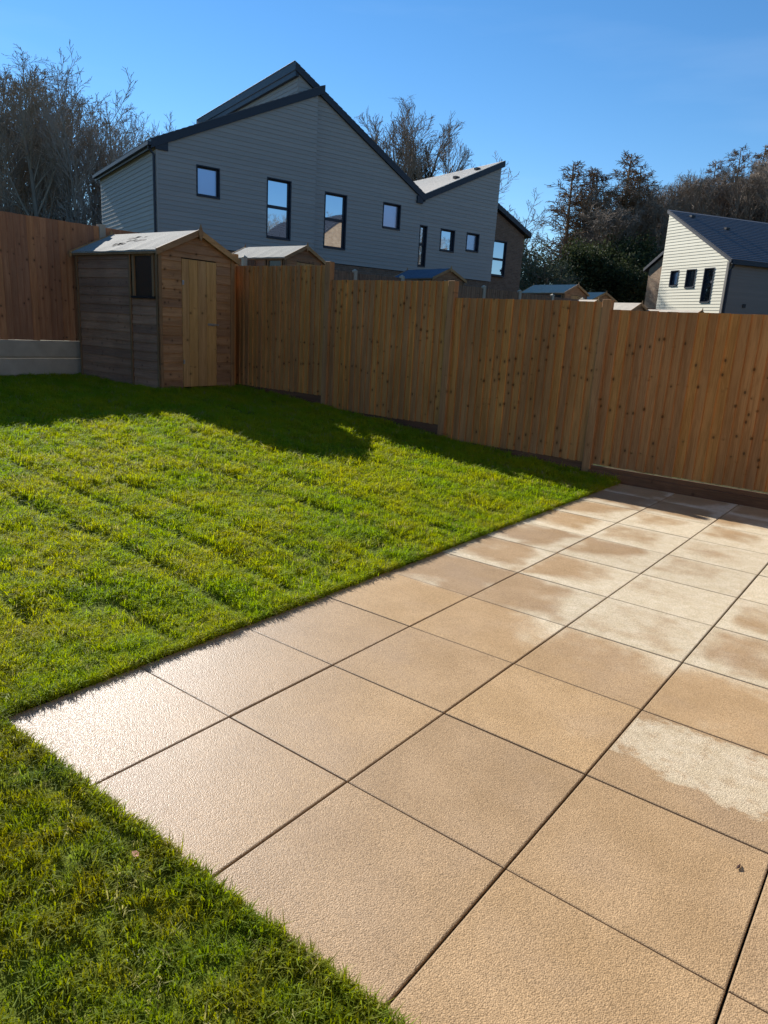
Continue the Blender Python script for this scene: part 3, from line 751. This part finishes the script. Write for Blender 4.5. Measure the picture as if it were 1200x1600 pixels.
class Tree:
    def __init__(s, seed, fine=.015): s.fine = fine; s.r = np.random.default_rng(seed); s.tv = []; s.tf = []; s.cv = []; s.cf = []; s.tips = []
    def tube(s, pts, rad, n, trunk):
        V, F = (s.tv, s.tf) if trunk else (s.cv, s.cf); o = len(V); m = len(pts)
        d = np.gradient(pts, axis=0); d /= np.linalg.norm(d, axis=1, keepdims=True) + 1e-9
        ref = np.where(np.abs(d[:, 2:3]) > .9, np.array([[1., 0, 0]]), np.array([[0, 0, 1.]]))
        a = np.cross(d, ref); a /= np.linalg.norm(a, axis=1, keepdims=True) + 1e-9; b = np.cross(d, a)
        t = 2 * np.pi * np.arange(n) / n
        P = pts[:, None] + (a[:, None] * np.cos(t)[None, :, None] + b[:, None] * np.sin(t)[None, :, None]) * np.asarray(rad)[:, None, None]
        V.extend(map(tuple, P.reshape(-1, 3)))
        for i in range(m - 1):
            for k in range(n): F.append((o + i * n + k, o + i * n + (k + 1) % n, o + (i + 1) * n + (k + 1) % n, o + (i + 1) * n + k))
    def line(s, p, d, L, n, wob, up):
        pts = [np.array(p, float)]; d = np.array(d, float)
        for i in range(n):
            d = d + s.r.normal(0, wob, 3); d[2] += up; d /= np.linalg.norm(d)
            pts.append(pts[-1] + d * L / n)
        return np.array(pts)
    def kid(s, pts, f, ang):
        i = f * (len(pts) - 1); k = min(int(i), len(pts) - 2); p = pts[k] + (pts[k + 1] - pts[k]) * (i - k)
        d = pts[k + 1] - pts[k]; d /= np.linalg.norm(d)
        q = s.r.normal(0, 1, 3); q -= d * (q @ d); q /= np.linalg.norm(q) + 1e-9
        return p, d * math.cos(ang) + q * math.sin(ang)
    def grow(s, p, d, L, r, lv, spec):
        """spec: list per level of (children, angle, length ratio, wobble, lift, first child fraction)"""
        n, ang, lr, wob, up, f0 = spec[lv] if lv < len(spec) else (0, 0, 0, .12, .03, 0)
        seg = (7, 5, 4, 3, 2)[min(lv, 4)]; sides = (7, 5, 4, 3, 3)[min(lv, 4)]
        pts = s.line(p, d, L, seg, wob, up)
        rad = r * np.linspace(1, .35 if lv else .3, seg + 1); rad = np.maximum(rad, s.fine)
        s.tube(pts, rad, sides, lv == 0)
        if lv >= len(spec): s.tips.append(pts[-1]); return
        for k in range(n):
            f = f0 + (1 - f0) * (k + s.r.random() * .8) / n
            f = min(f, .995); q, dd = s.kid(pts, f, ang * s.r.uniform(.6, 1.3))
            s.grow(q, dd, L * lr * s.r.uniform(.65, 1.2) * (1 - .35 * f if lv else 1), max(r * (1 - .7 * f) * .55, .012), lv + 1, spec)
    def dome(s, cz, rx, rz, k):
        P = np.array(s.cv); d = (P - np.array([0, 0, cz])) / np.array([rx, rx, rz]); q = np.linalg.norm(d, axis=1, keepdims=True)
        f = np.where(q > 1, (1 + (q - 1) * k) / np.maximum(q, 1e-6), 1.)
        s.cv = list(map(tuple, np.array([0, 0, cz]) + d * f * np.array([rx, rx, rz])))
    def leaves(s, n, spread, size, mid=None):
        c = s.r.integers(0, len(s.tips), n); P = np.array(s.tips)[c] + s.r.normal(0, spread, (n, 3)); o = len(s.cv)
        a = s.r.normal(0, 1, (n, 3)); a /= np.linalg.norm(a, axis=1, keepdims=True); b = np.cross(a, s.r.normal(0, 1, (n, 3))); b /= np.linalg.norm(b, axis=1, keepdims=True)
        z = size * s.r.uniform(.6, 1.3, (n, 1))
        Q = np.stack([P - a * z, P - b * z * .5, P + a * z, P + b * z * .5], 1).reshape(-1, 3)
        s.lv = Q; 
    def meshes(s, bark_m, twig_m, leaf_m=None):
        def mk(nm, v, f, mt):
            me = bpy.data.meshes.new(nm); me.from_pydata(v, [], f); me.materials.append(mt); me.update(); return me
        t = mk('trunk', s.tv, s.tf, bark_m); c = None
        if s.cf: c = mk('crown', s.cv, s.cf, twig_m)
        l = None
        if leaf_m is not None:
            n = len(s.lv) // 4; l = mk('foliage', s.lv.tolist(), [(4 * i, 4 * i + 1, 4 * i + 2, 4 * i + 3) for i in range(n)], leaf_m)
        return t, c, l

def mk_spread(seed, H=16.):
    t = Tree(seed, .0115); r = t.r
    st = t.line((0, 0, -.3), (0, 0, 1), H * .30, 4, .02, .02); t.tube(st, np.linspace(H * .022, H * .016, 5), 8, True)
    for k in range(17):
        a = 2.4 * k + r.uniform(-.2, .2); tilt = .08 + .88 * (k / 16) ** .8
        q = st[-1] - np.array([0, 0, H * .06 * r.random()])
        t.grow(q, (math.cos(a) * math.sin(tilt), math.sin(a) * math.sin(tilt), math.cos(tilt)), H * (.56 - .07 * tilt) * r.uniform(.95, 1.04), H * .0085, 1,
               [(0, 0, 0, 0, 0, 0), (13, .48, .46, .04, .035, .18), (11, .52, .50, .07, .05, .12), (6, .55, .55, .1, .03, .12)])
    t.dome(H * .62, H * .29, H * .36, .22)
    return t.meshes(M_bark, M_twig)
def mk_dense(seed, H=16., twig=None, n0=24):
    t = Tree(seed, .016)
    t.grow((0, 0, -.3), (0, 0, 1), H * .85, H * .014, 0, [(n0, .56, .42, .03, .03, .15), (10, .5, .48, .06, .06, .15), (7, .5, .5, .07, .05, .15), (2, .5, .6, .08, .03, .15)])
    t.dome(H * .55, H * .19, H * .43, .35); return t.meshes(M_bark, twig or M_twig)
def mk_birch(seed, H=16.):
    t = Tree(seed)
    t.grow((0, 0, -.3), (0, 0, 1), H, H * .0085, 0, [(30, .70, .24, .02, .03, .22), (7, .6, .42, .08, .08, .2), (5, .55, .5, .1, .05, .2)])
    return t.meshes(M_bark, M_birch)
def mk_larch(seed, H=16.):
    t = Tree(seed); r = t.r
    pts = t.line((0, 0, -.3), (0, 0, 1), H, 9, .012, .05); t.tube(pts, np.linspace(H * .012, .03, 10), 7, True)
    for k in range(66):
        f = .25 + .74 * (k + r.random()) / 66; q, dd = t.kid(pts, min(f, .99), 1.25)
        L = (1 - f) ** .7 * H * .24 * r.uniform(.6, 1.25) + .25
        br = t.line(q, dd, L, 5, .07, .10 if f < .8 else .04); t.tube(br, np.linspace(.05 * (1.15 - f) + .012, .012, 6), 4, False)
        for j in range(int(7 + 12 * (1 - f))):
            a, d2 = t.kid(br, min(.12 + .86 * (j + r.random()) / (7 + 12 * (1 - f)), .99), .95); d2[2] -= .15
            tw = t.line(a, d2, L * .26 * r.uniform(.5, 1.2) + .12, 3, .12, .02); t.tube(tw, np.linspace(.024, .016, 4), 3, False)
            for _ in range(4):
                a3, d3 = t.kid(tw, r.uniform(.2, .98), .8); t.tube(t.line(a3, d3, .28 * r.uniform(.5, 1.3), 2, .1, -.02), [.018, .016, .015], 3, False)
    return t.meshes(M_larch, M_larch)
def mk_ever(seed, H=7., leaf=None, n=9000, spread=.34, size=.12):
    t = Tree(seed)
    t.grow((0, 0, -.2), (0, 0, 1), H * .8, H * .02, 0, [(16, .95, .40, .04, .03, .12), (6, .7, .5, .1, .06, .25), (3, .7, .6, .12, .03, .3)])
    t.leaves(n, spread, size); return t.meshes(M_bark, M_twig, leaf or M_ever)
def mk_thicket(seed, H=5.):
    t = Tree(seed); r = t.r
    for k in range(10):
        a = r.uniform(0, 6.28); rr_ = r.uniform(.1, 1.1)
        t.grow((math.cos(a) * rr_, math.sin(a) * rr_, -.1), (math.cos(a) * .3, math.sin(a) * .3, 1), H * r.uniform(.6, 1.), .04, 0, [(11, .6, .36, .05, .03, .1), (8, .65, .5, .1, .05, .15), (4, .6, .6, .12, .04, .2)])
    return t.meshes(M_twig, M_twig)

KIND = {}
for nm, fn, H, seeds in (('spread', mk_spread, 16, (1, 2)), ('dense', mk_dense, 16, (3, 4, 5)), ('birch', mk_birch, 16, (6, 7, 8)), ('larch', mk_larch, 16, (9, 10, 11)),
                         ('ever', mk_ever, 7, (12, 13)), ('thicket', mk_thicket, 5, (14, 15))):
    KIND[nm] = []
    for s_ in seeds:
        ms = fn(s_)
        zmax = max(max(v.co.z for v in me.vertices) for me in ms if me is not None)
        KIND[nm].append((ms, zmax))
def _k(ms): return (ms, max(max(v.co.z for v in me.vertices) for me in ms if me is not None))
M_twig_grey = bark('grey_twigs', (.185, .15, .112), (.29, .245, .19))
KIND['grey'] = [_k(mk_dense(q, 16., M_twig_grey, 17)) for q in (31, 32, 33)]
KIND['bush'] = [_k(mk_ever(21, 5., M_bush, 5000, .28, .08)), _k(mk_ever(22, 5., M_bush, 4200, .3, .08))]
KIND['conifer'] = [_k(mk_ever(23, 9., M_conif, 9000, .36, .12))]
cnt = {}
def plant(kind, name, x, y, ztop, label, cat='tree', group=None, width=1., crownname='crown'):
    lst = KIND[kind]; k = cnt.get(kind, 0); cnt[kind] = k + 1
    ms, zm = lst[k % len(lst)]
    z0 = float(terr(x, y)); s = (ztop - z0) / zm
    t = thing(name, label, cat, (x, y, z0), random.uniform(0, 6.28), group)
    t.scale = (s * width, s * width, s)
    link('trunk', ms[0], t)
    if ms[1] is not None: link('crown' if ms[2] is None else 'branches', ms[1], t)
    if ms[2] is not None: link('foliage', ms[2], t)
    return t
WL = 'bare trees of the wood at the left'
L0 = 'bare grey tree in the dense wood at the left edge'
plant('grey', 'bare_tree', -43.8, 23.2, 15.9, 'broad bushy bare tree standing highest at the far left edge', group=WL, width=1.1)
plant('grey', 'bare_tree', -48.3, 23.8, 16.4, L0, group=WL)
plant('grey', 'bare_tree', -50.0, 20.5, 15.5, L0, group=WL)
plant('grey', 'bare_tree', -47.9, 26.7, 15.6, L0, group=WL)
plant('grey', 'bare_tree', -52.9, 27.5, 15.5, L0, group=WL)
plant('grey', 'bare_tree', -51.5, 31.5, 14.2, L0, group=WL)
plant('grey', 'bare_tree', -49.0, 33.8, 13.2, L0, group=WL)
plant('grey', 'bare_tree', -52.0, 38.0, 13.5, L0, group=WL)
plant('grey', 'bare_tree', -45.5, 28.4, 12.6, L0, group=WL)
plant('grey', 'bare_tree', -46.5, 32.0, 12.0, L0, group=WL)
plant('birch', 'slender_tree', -39.75, 23.65, 16.1, 'slender bare tree with the tallest thin top left of the grey house', group=WL)
plant('birch', 'slender_tree', -40.14, 25.85, 15.6, 'thin open bare tree second right of the tallest slender one', group=WL, width=1.15)
for k, (x, y, z) in enumerate(((-59.1, 26.7, 18.7), (-56.3, 26.4, 18.1), (-54.0, 26.8, 17.3), (-63.4, 32.3, 20.8), (-58.2, 30.1, 19.3), (-62.5, 33.5, 20.9), (-57.2, 32.6, 19.6), (-58.4, 35.1, 19.3), (-46.4, 28.8, 14.8), (-44.3, 28.3, 14.0), (-51.6, 33.6, 15.7), (-53.0, 36.5, 16.6), (-51.8, 37.7, 16.2), (-43.6, 32.5, 13.1), (-44.7, 35.1, 12.4), (-48.1, 39.4, 14.1))):
    plant(('birch', 'grey', 'grey')[k % 3], 'bare_tree', x, y, z, L0, group=WL, width=1.1)
SL = 'thin bare tree among the low tops left of the grey roof'
for x, y, z in ((-41.6, 28.5, 14.6), (-43.2, 31.3, 14.6), (-42.1, 32.0, 13.6), (-44.6, 35.4, 14.2), (-43.0, 25.2, 13.8), (-45.0, 29.8, 14.0)):
    plant('birch', 'slender_tree', x, y, z, SL, group=WL)
plant('birch', 'slender_tree', -41.6, 35.4, 15.7, 'single thin bare treetop peeping over the grey roof edge', group=WL)
UL = 'leafless thicket bush under the trees at the left'
for k in range(16):
    plant('thicket', 'thicket_bush', -38.5 - 6 * random.random() - (k % 3) * 2, 19. + k * 1.0, 5.5 + random.random() * 2.6, UL, 'bush', 'thicket bushes behind the left fence', 1.2)
for k in range(9):
    plant('ever', 'evergreen_bush', -40 - 5 * random.random(), 18.5 + 1.6 * k, 4.8 + 2.2 * random.random(), 'dark evergreen bush in the thicket at the left', 'bush', 'evergreen bushes behind the left fence', 1.1)
plant('spread', 'bare_tree', -34.0, 48.2, 18.7, 'large round bare tree rising behind the valley of the grey roofs', group='bare trees behind the grey houses', width=1.05)
plant('conifer', 'conifer', -30.0, 46.6, 13.9, 'dark evergreen in front of the large round bare tree', group='bare trees behind the grey houses', width=.75)
plant('conifer', 'conifer', -32.2, 47.2, 13.2, 'lower dark evergreen close to the trunk of the round bare tree', group='bare trees behind the grey houses', width=.6)
plant('birch', 'slender_tree', -28.6, 53.5, 15.6, 'fine twigged bare tree showing right of the rising grey roof', group='bare trees behind the grey houses', width=1.5)
plant('birch', 'slender_tree', -27.8, 56.5, 13.2, 'lower bare tree with drooping twigs above the brick wing', group='bare trees behind the grey houses', width=1.6)
LG = 'bare larches beyond the sheds'
plant('larch', 'larch', -24.6, 58.5, 15.6, 'leftmost larch with bent lower boughs against the sky', group=LG, width=1.75)
plant('larch', 'larch', -24.0, 61.0, 15.4, 'brown larch between the bent one and the middle of the clump', group=LG, width=1.75)
plant('larch', 'larch', -23.0, 60.4, 15.5, 'brown larch in the middle of the larch clump', group=LG, width=1.75)
plant('larch', 'larch', -20.9, 61.1, 16.4, 'tallest larch with a thin pointed top above the clump', group=LG, width=1.75)
plant('larch', 'larch', -20.3, 63.1, 15.9, 'bushy topped larch right of the tallest pointed one', group=LG, width=1.75)
plant('larch', 'larch', -22.0, 65.1, 15.3, 'larch at the back of the clump', group=LG, width=1.75)
plant('dense', 'bare_tree', -22.4, 57.5, 12.6, 'dark spreading tree in the heart of the larch clump', group=LG, width=1.75)
plant('dense', 'bare_tree', -19.5, 56.8, 11.6, 'dark spreading tree at the right foot of the larch clump', group=LG, width=1.75)
for x, y, z in ((-23.4, 59.2, 13.6), (-22.3, 62.6, 14.6), (-21.6, 59.6, 14.2), (-20.0, 60.2, 14.4), (-19.2, 64.4, 14.8), (-18.2, 62.0, 13.4)):
    plant('dense', 'bare_tree', x, y, z, 'brown bare tree filling the larch clump', group=LG, width=1.1)
EV = ('narrow dark evergreen at the left end of the row below the larches', 'taller dark evergreen below the left larches', 'middle dark evergreen of the row below the larches', 'low dark evergreen right of the middle of the row below the larches', 'tallest dark evergreen below the right larches', 'dark evergreen close to the roof of the brick wing beside the cream house', 'lowest dark evergreen tucked against the brick wing of the cream house')
for k, (x, y, z, w) in enumerate(((-20.6, 51.0, 8.4, 1.), (-18.6, 52.5, 9.2, 1.), (-17.2, 51.5, 7.6, 1.1), (-15.6, 52.2, 7.2, 1.1), (-16.4, 54.2, 9.6, 1.), (-14.4, 53.6, 8.6, 1.), (-13.0, 53.0, 6.6, 1.2))):
    plant('ever', 'evergreen_tree', x, y, z, EV[k], 'tree', 'evergreens below the larches', w)
BU = ('pale grey green bush in the middle of the row right of the brick wing', 'taller pale grey green bush in front of the leftmost larch', 'tallest pale grey green bush close beside the brick wing', 'pale grey green bush above the long grey shed roof', 'low pale grey green bush at the foot of the brick wing', 'lowest pale grey green bush behind the gabled end of the shed')
for k, (x, y, z, w) in enumerate(((-22.2, 48.3, 7.2, 1.), (-20.4, 47.0, 7.9, 1.), (-23.6, 50.2, 8.6, 1.), (-19.0, 46.2, 6.2, 1.1), (-21.6, 45.0, 5.6, 1.2), (-17.2, 45.6, 4.9, 1.2))):
    plant('bush', 'grey_bush', x, y, z, BU[k], 'bush', 'pale bushes behind the sheds', w)
RW = 'bare brown wood behind the cream house'
RL = 'bare brown tree in the wood above the cream house'
for k, (px, y, zt) in enumerate(((-21.5, 72, 16.0), (-20.2, 70, 15.6), (-19.0, 74, 17.2), (-17.6, 71, 16.6), (-16.4, 75, 17.8), (-15.0, 72, 17.2), (-13.8, 76, 18.6), (-12.2, 73, 18.0), (-10.6, 76, 19.0), (-9.0, 73, 18.2), (-7.4, 77, 19.2), (-5.6, 74, 18.6), (-3.8, 77, 19.5), (-1.8, 74, 19.),
                                 (-20.5, 80, 18.2), (-17.0, 83, 19.4), (-14.2, 82, 20.), (-11.0, 84, 20.8), (-8.0, 83, 20.6), (-4.6, 85, 21.4), (-1., 84, 21.))):
    plant('dense', 'bare_tree', px, y, zt, RL, group=RW, width=1.05)
for k, (px, y, zt) in enumerate(((-25.5, 82.8, 16.9), (-27.0, 90.1, 18.2), (-25.4, 87.5, 19.2), (-22.1, 79.6, 17.7), (-20.4, 76.6, 17.0), (-23.7, 90.6, 20.1), (-19.7, 79.7, 17.4), (-21.9, 91.4, 19.0), (-20.7, 89.4, 20.1), (-19.0, 86.4, 18.8), (-15.9, 76.7, 17.1), (-16.9, 83.9, 18.6), (-17.6, 90.8, 19.9), (-16.2, 88.2, 19.5), (-14.2, 81.8, 18.3), (-13.2, 80.8, 18.1), (-14.1, 90.1, 19.5), (-13.2, 87.8, 20.3))):
    plant('spread' if k % 2 else 'dense', 'bare_tree', px, y, zt, RL, group=RW, width=1.1)
for k, (px, y, zt) in enumerate(((-20.0, 83.4, 20.3), (-17.7, 83.4, 21.4), (-17.0, 86.8, 22.3), (-15.2, 88, 22.6), (-12.4, 87, 22.6))):
    plant('larch', 'larch', px, y, zt, ('tall brown larch standing above the wood over the cream roof' if k < 3 else RL), group=RW, width=1.3)
for k in range(12):
    plant('thicket', 'thicket_bush', -20 + 1.9 * k, 66 + 3 * random.random(), 9 + random.random() * 2, 'brown leafless thicket at the foot of the wood', 'bush', RW, 1.1)

for k in range(13):  # unseen trees added so the windows mirror less bright horizon
    a = R(34 + 6.2 * k); d = 60 + 9 * random.random()
    plant(('dense', 'spread')[k % 2], 'bare_tree', 2 + d * math.sin(a), 18 + d * math.cos(a) * .7, 13 + 4 * random.random(), 'unseen bare tree added east of the gardens to darken the window reflections of the grey houses', group='trees east of the gardens', width=1.2)

# ------------------------------------------------------------------ grass
def grass_mat():
    m = NT('grass_blades'); p = m.pos(); rnd = m.rand()
    a = m.noise(p, 1.6, 4, .6); b = m.noise(m.scale(p, (.6, 1.6, 1.)), 5., 3)
    c = m.mix(m.ramp(a, .36, .64), (.22, .325, .012), (.35, .375, .014))
    c = m.mix(m.ramp(b, .48, .72, 0, .65), c, (.18, .275, .010))
    c = m.mix(m.ramp(m.noise(p, 4.2, 4), .58, .74, 0, .55), c, (.27, .225, .03))
    ir = m.n('ObjectInfo').outputs['Random']
    gx, gy, gz = m.sep(p)
    near_dim = m.ramp(m.math('ADD', gy, m.math('MULTIPLY', m.math('SUBTRACT', m.noise(p, 2.2, 3), .5), .5)), .35, -.1)  # near grass painted darker olive for the weaker backlight through its blades
    olive = m.mix(m.ramp(m.noise(p, 5.5, 4), .40, .62), (.105, .15, .012), (.19, .17, .018))
    olive = m.mix(m.ramp(m.noise(p, 3.1, 3), .56, .68, 0, .8), olive, (.095, .155, .045))
    c = m.mix(m.math('MULTIPLY', near_dim, .7), c, olive)
    c = m.mix(m.math('MULTIPLY', near_dim, m.math('GREATER_THAN', ir, .955)), c, (.36, .36, .22))
    c = m.mix(m.math('GREATER_THAN', ir, .96), c, (.30, .27, .10))
    c = m.hsv(c, m.math('ADD', .487, m.math('MULTIPLY', ir, .026)), 1., m.math('ADD', .84, m.math('MULTIPLY', ir, .32)))
    bs = m.n('BsdfPrincipled', {'Base Color': c, 'Roughness': .65, 'Specular IOR Level': .12}); tr = m.n('BsdfTranslucent', {'Color': m.hsv(c, .49, 1.1, 1.25)})
    mx = m.n('MixShader', {0: .5, 1: bs.outputs[0], 2: tr.outputs[0]}); m.t.links.new(mx.outputs[0], m.out.inputs[0]); return m.m
M_grass = grass_mat()
def tuft(seed, n, rad, hmin, hmax, w, lean):
    r = np.random.default_rng(seed); b = MB()
    for _ in range(n):
        a = r.uniform(0, 6.283); q = rad * math.sqrt(r.random()); x, y = q * math.cos(a), q * math.sin(a)
        h = r.uniform(hmin, hmax); da = r.uniform(0, 6.283); l = h * lean * r.uniform(.2, 1.2); dx, dy = math.cos(da) * l, math.sin(da) * l
        wx, wy = -math.sin(da + r.uniform(-.8, .8)) * w * .5, math.cos(da + r.uniform(-.8, .8)) * w * .5
        o = len(b.v)
        b.v += [(x - wx, y - wy, -.006), (x + wx, y + wy, -.006), (x + dx * .3 - wx * .9, y + dy * .3 - wy * .9, h * .55), (x + dx * .3 + wx * .9, y + dy * .3 + wy * .9, h * .55), (x + dx, y + dy, h * (1 - .25 * lean))]
        b.f += [(o, o + 1, o + 3, o + 2), (o + 2, o + 3, o + 4)]
    return b.mesh('grass_tuft', M_grass)
TUFTS = [bpy.data.objects.new('grass_tuft', tuft(100 + k, 22, .030, .010, .026, .0030, 1.0)) for k in range(4)]
TUFTS += [bpy.data.objects.new('grass_tuft', tuft(120 + k, 9, .018, .030, .060, .0034, 1.1)) for k in range(2)]

CX, CYc = 2.512, -1.029
def scatter():
    P = []
    def zone(x0, x1, y0, y1, dens, ok):
        n = int((x1 - x0) * (y1 - y0) * dens); x = rng.uniform(x0, x1, n); y = rng.uniform(y0, y1, n); k = ok(x, y); return x[k], y[k]
    dist = lambda x, y: np.hypot(x - CX, y - CYc)
    lawnok = lambda x, y: ((x < -.004) & (y < FY - .08)) | (y < -.0)
    shedout = lambda x, y: ~((x < -6.22) & (x > -8.3) & (y > 5.12))
    xs, ys_, sc = [], [], []
    for x0, x1, y0, y1, dens, dmin, dmax, s in ((-3.2, 3.2, -2.2, 5.0, 3600, 0, 3.6, .92), (-5.2, .0, -2.2, FY, 1900, 3.6, 5.8, 1.2), (-8.4, 0., -2.2, FY, 1150, 5.8, 14, 1.5)):
        x, y = zone(x0, x1, y0, y1, dens, lambda x, y: lawnok(x, y) & shedout(x, y) & (dist(x, y) >= dmin) & (dist(x, y) < dmax))
        xs.append(x); ys_.append(y); sc.append(np.full(len(x), s))
    x = np.concatenate(xs); y = np.concatenate(ys_); s = np.concatenate(sc)
    sm = seam(x, y); clump = n1(x * 5 + 9, y * 6); cl2 = n2(x * 1.7 + 3, y * 2.3); hol = n4(x * 3.3, y * 4.1)
    h = .62 + .5 * clump + .35 * cl2 - .55 * sm
    bare = (hol > .83) | (sm > .6)
    keep = ~(bare & (rng.random(len(x)) < .7)); x, y, s, h = x[keep], y[keep], s[keep], h[keep]
    front = np.clip((.15 - y) / .3, 0, 1)
    keep = rng.random(len(x)) > .35 * front * (n3(x * 6, y * 6) > .4); x, y, s, h, front = x[keep], y[keep], s[keep], h[keep], front[keep]
    rot = np.stack([rng.normal(0, .22, len(x)), rng.normal(0, .22, len(x)), rng.uniform(0, 6.283, len(x))], 1)
    idx = rng.integers(0, 4, len(x)); h = h * (1 + .25 * front); long_ = rng.random(len(x)) < .03 + .10 * front; idx[long_] = rng.integers(4, 6, long_.sum())
    scl = np.stack([s * rng.uniform(.8, 1.2, len(x)), s * rng.uniform(.8, 1.2, len(x)), (.35 + .65 * s) * np.clip(h, .25, 1.6) * rng.uniform(.8, 1.2, len(x))], 1)
    P = [np.stack([x, y, lawn_h(x, y)], 1)]; RT = [rot]; SC = [scl]; ID = [idx]
    # overhanging edges along the paving
    for n, fx, fy, lean in ((2600, lambda t: -.004 - .03 * t ** 2, None, 0), (1500, None, lambda t: -.004 - .03 * t ** 2, 1)):
        t = rng.random(n)
        if fx: ex = fx(t); ey = rng.uniform(-.0, 6.5, n); rt = np.stack([rng.normal(0, .25, n), np.abs(rng.normal(.45, .3, n)), rng.normal(0, .5, n)], 1)
        else: ey = fy(t); ex = rng.uniform(0, 3.2, n); rt = np.stack([-np.abs(rng.normal(.45, .3, n)), rng.normal(0, .25, n), rng.normal(0, .5, n)], 1)
        P.append(np.stack([ex, ey, np.full(n, .012)], 1)); RT.append(rt); ss = rng.uniform(.6, 1.05, n); SC.append(np.stack([ss, ss, ss * rng.uniform(.7, 1.1, n)], 1))
        ii = rng.integers(0, 4, n); lg = rng.random(n) < .07; ii[lg] = 4; ID.append(ii)
    return np.concatenate(P), np.concatenate(RT), np.concatenate(SC), np.concatenate(ID)
P, RT, SC, ID = scatter()
gme = bpy.data.meshes.new('grass'); gme.from_pydata(P.tolist(), [], [])
for nm, ty, dat, key in (('rot', 'FLOAT_VECTOR', RT, 'vector'), ('scl', 'FLOAT_VECTOR', SC, 'vector'), ('idx', 'INT', ID, 'value')):
    at = gme.attributes.new(nm, ty, 'POINT'); at.data.foreach_set(key, np.asarray(dat, dtype=np.int32 if ty == 'INT' else np.float32).ravel())
gme.materials.append(M_grass)
gro = link('grass', gme, kind='stuff'); gro['label'] = 'short sunlit lawn grass with yellowish patches'
def geo_nodes():
    g = bpy.data.node_groups.new('grass_scatter', 'GeometryNodeTree')
    g.interface.new_socket('Geometry', in_out='INPUT', socket_type='NodeSocketGeometry'); g.interface.new_socket('Geometry', in_out='OUTPUT', socket_type='NodeSocketGeometry')
    N = g.nodes.new; Lk = g.links.new
    gi = N('NodeGroupInput'); go = N('NodeGroupOutput'); iop = N('GeometryNodeInstanceOnPoints'); j = N('GeometryNodeJoinGeometry')
    for t in TUFTS:
        oi = N('GeometryNodeObjectInfo'); oi.inputs[0].default_value = t; oi.inputs['As Instance'].default_value = True; Lk(oi.outputs['Geometry'], j.inputs[0])
    def attr(nm, ty):
        a = N('GeometryNodeInputNamedAttribute'); a.data_type = ty; a.inputs[0].default_value = nm; return a.outputs[0]
    Lk(gi.outputs[0], iop.inputs['Points']); Lk(j.outputs[0], iop.inputs['Instance']); iop.inputs['Pick Instance'].default_value = True
    Lk(attr('idx', 'INT'), iop.inputs['Instance Index']); Lk(attr('rot', 'FLOAT_VECTOR'), iop.inputs['Rotation']); Lk(attr('scl', 'FLOAT_VECTOR'), iop.inputs['Scale'])
    Lk(iop.outputs[0], go.inputs[0]); return g
md = gro.modifiers.new('scatter', 'NODES'); md.node_group = geo_nodes()

# a fallen seed on the paving
tm = MB(); tm.tube([(2.325, 1.055, .004), (2.328, 1.067, .005), (2.329, 1.086, .003)], [.001, .0042, .001], 6).build('fallen_seed', simple('seed_husk', (.05, .02, .012), .7, .2, 60))
o = bpy.data.objects['fallen_seed']; o['label'] = 'tiny dark red seed husk lying on the front paving'; o['category'] = 'seed'
b = MB(); pts = [(-.016, 0, .004), (-.006, .008, .007), (.008, .007, .009), (.017, 0, .006), (.007, -.008, .004), (-.006, -.007, .003)]
b.add(pts + [(0, 0, .003)], [(6, k, (k + 1) % 6) for k in range(6)])
lf = b.build('dead_leaf', simple('dead_leaf', (.30, .13, .06), .7, .2, 60), None, (.995, -.075, .022))
lf['label'] = 'small curled brown dead leaf on the grass by the front edge of the paving'; lf['category'] = 'leaf'
bpy.context.view_layer.update()
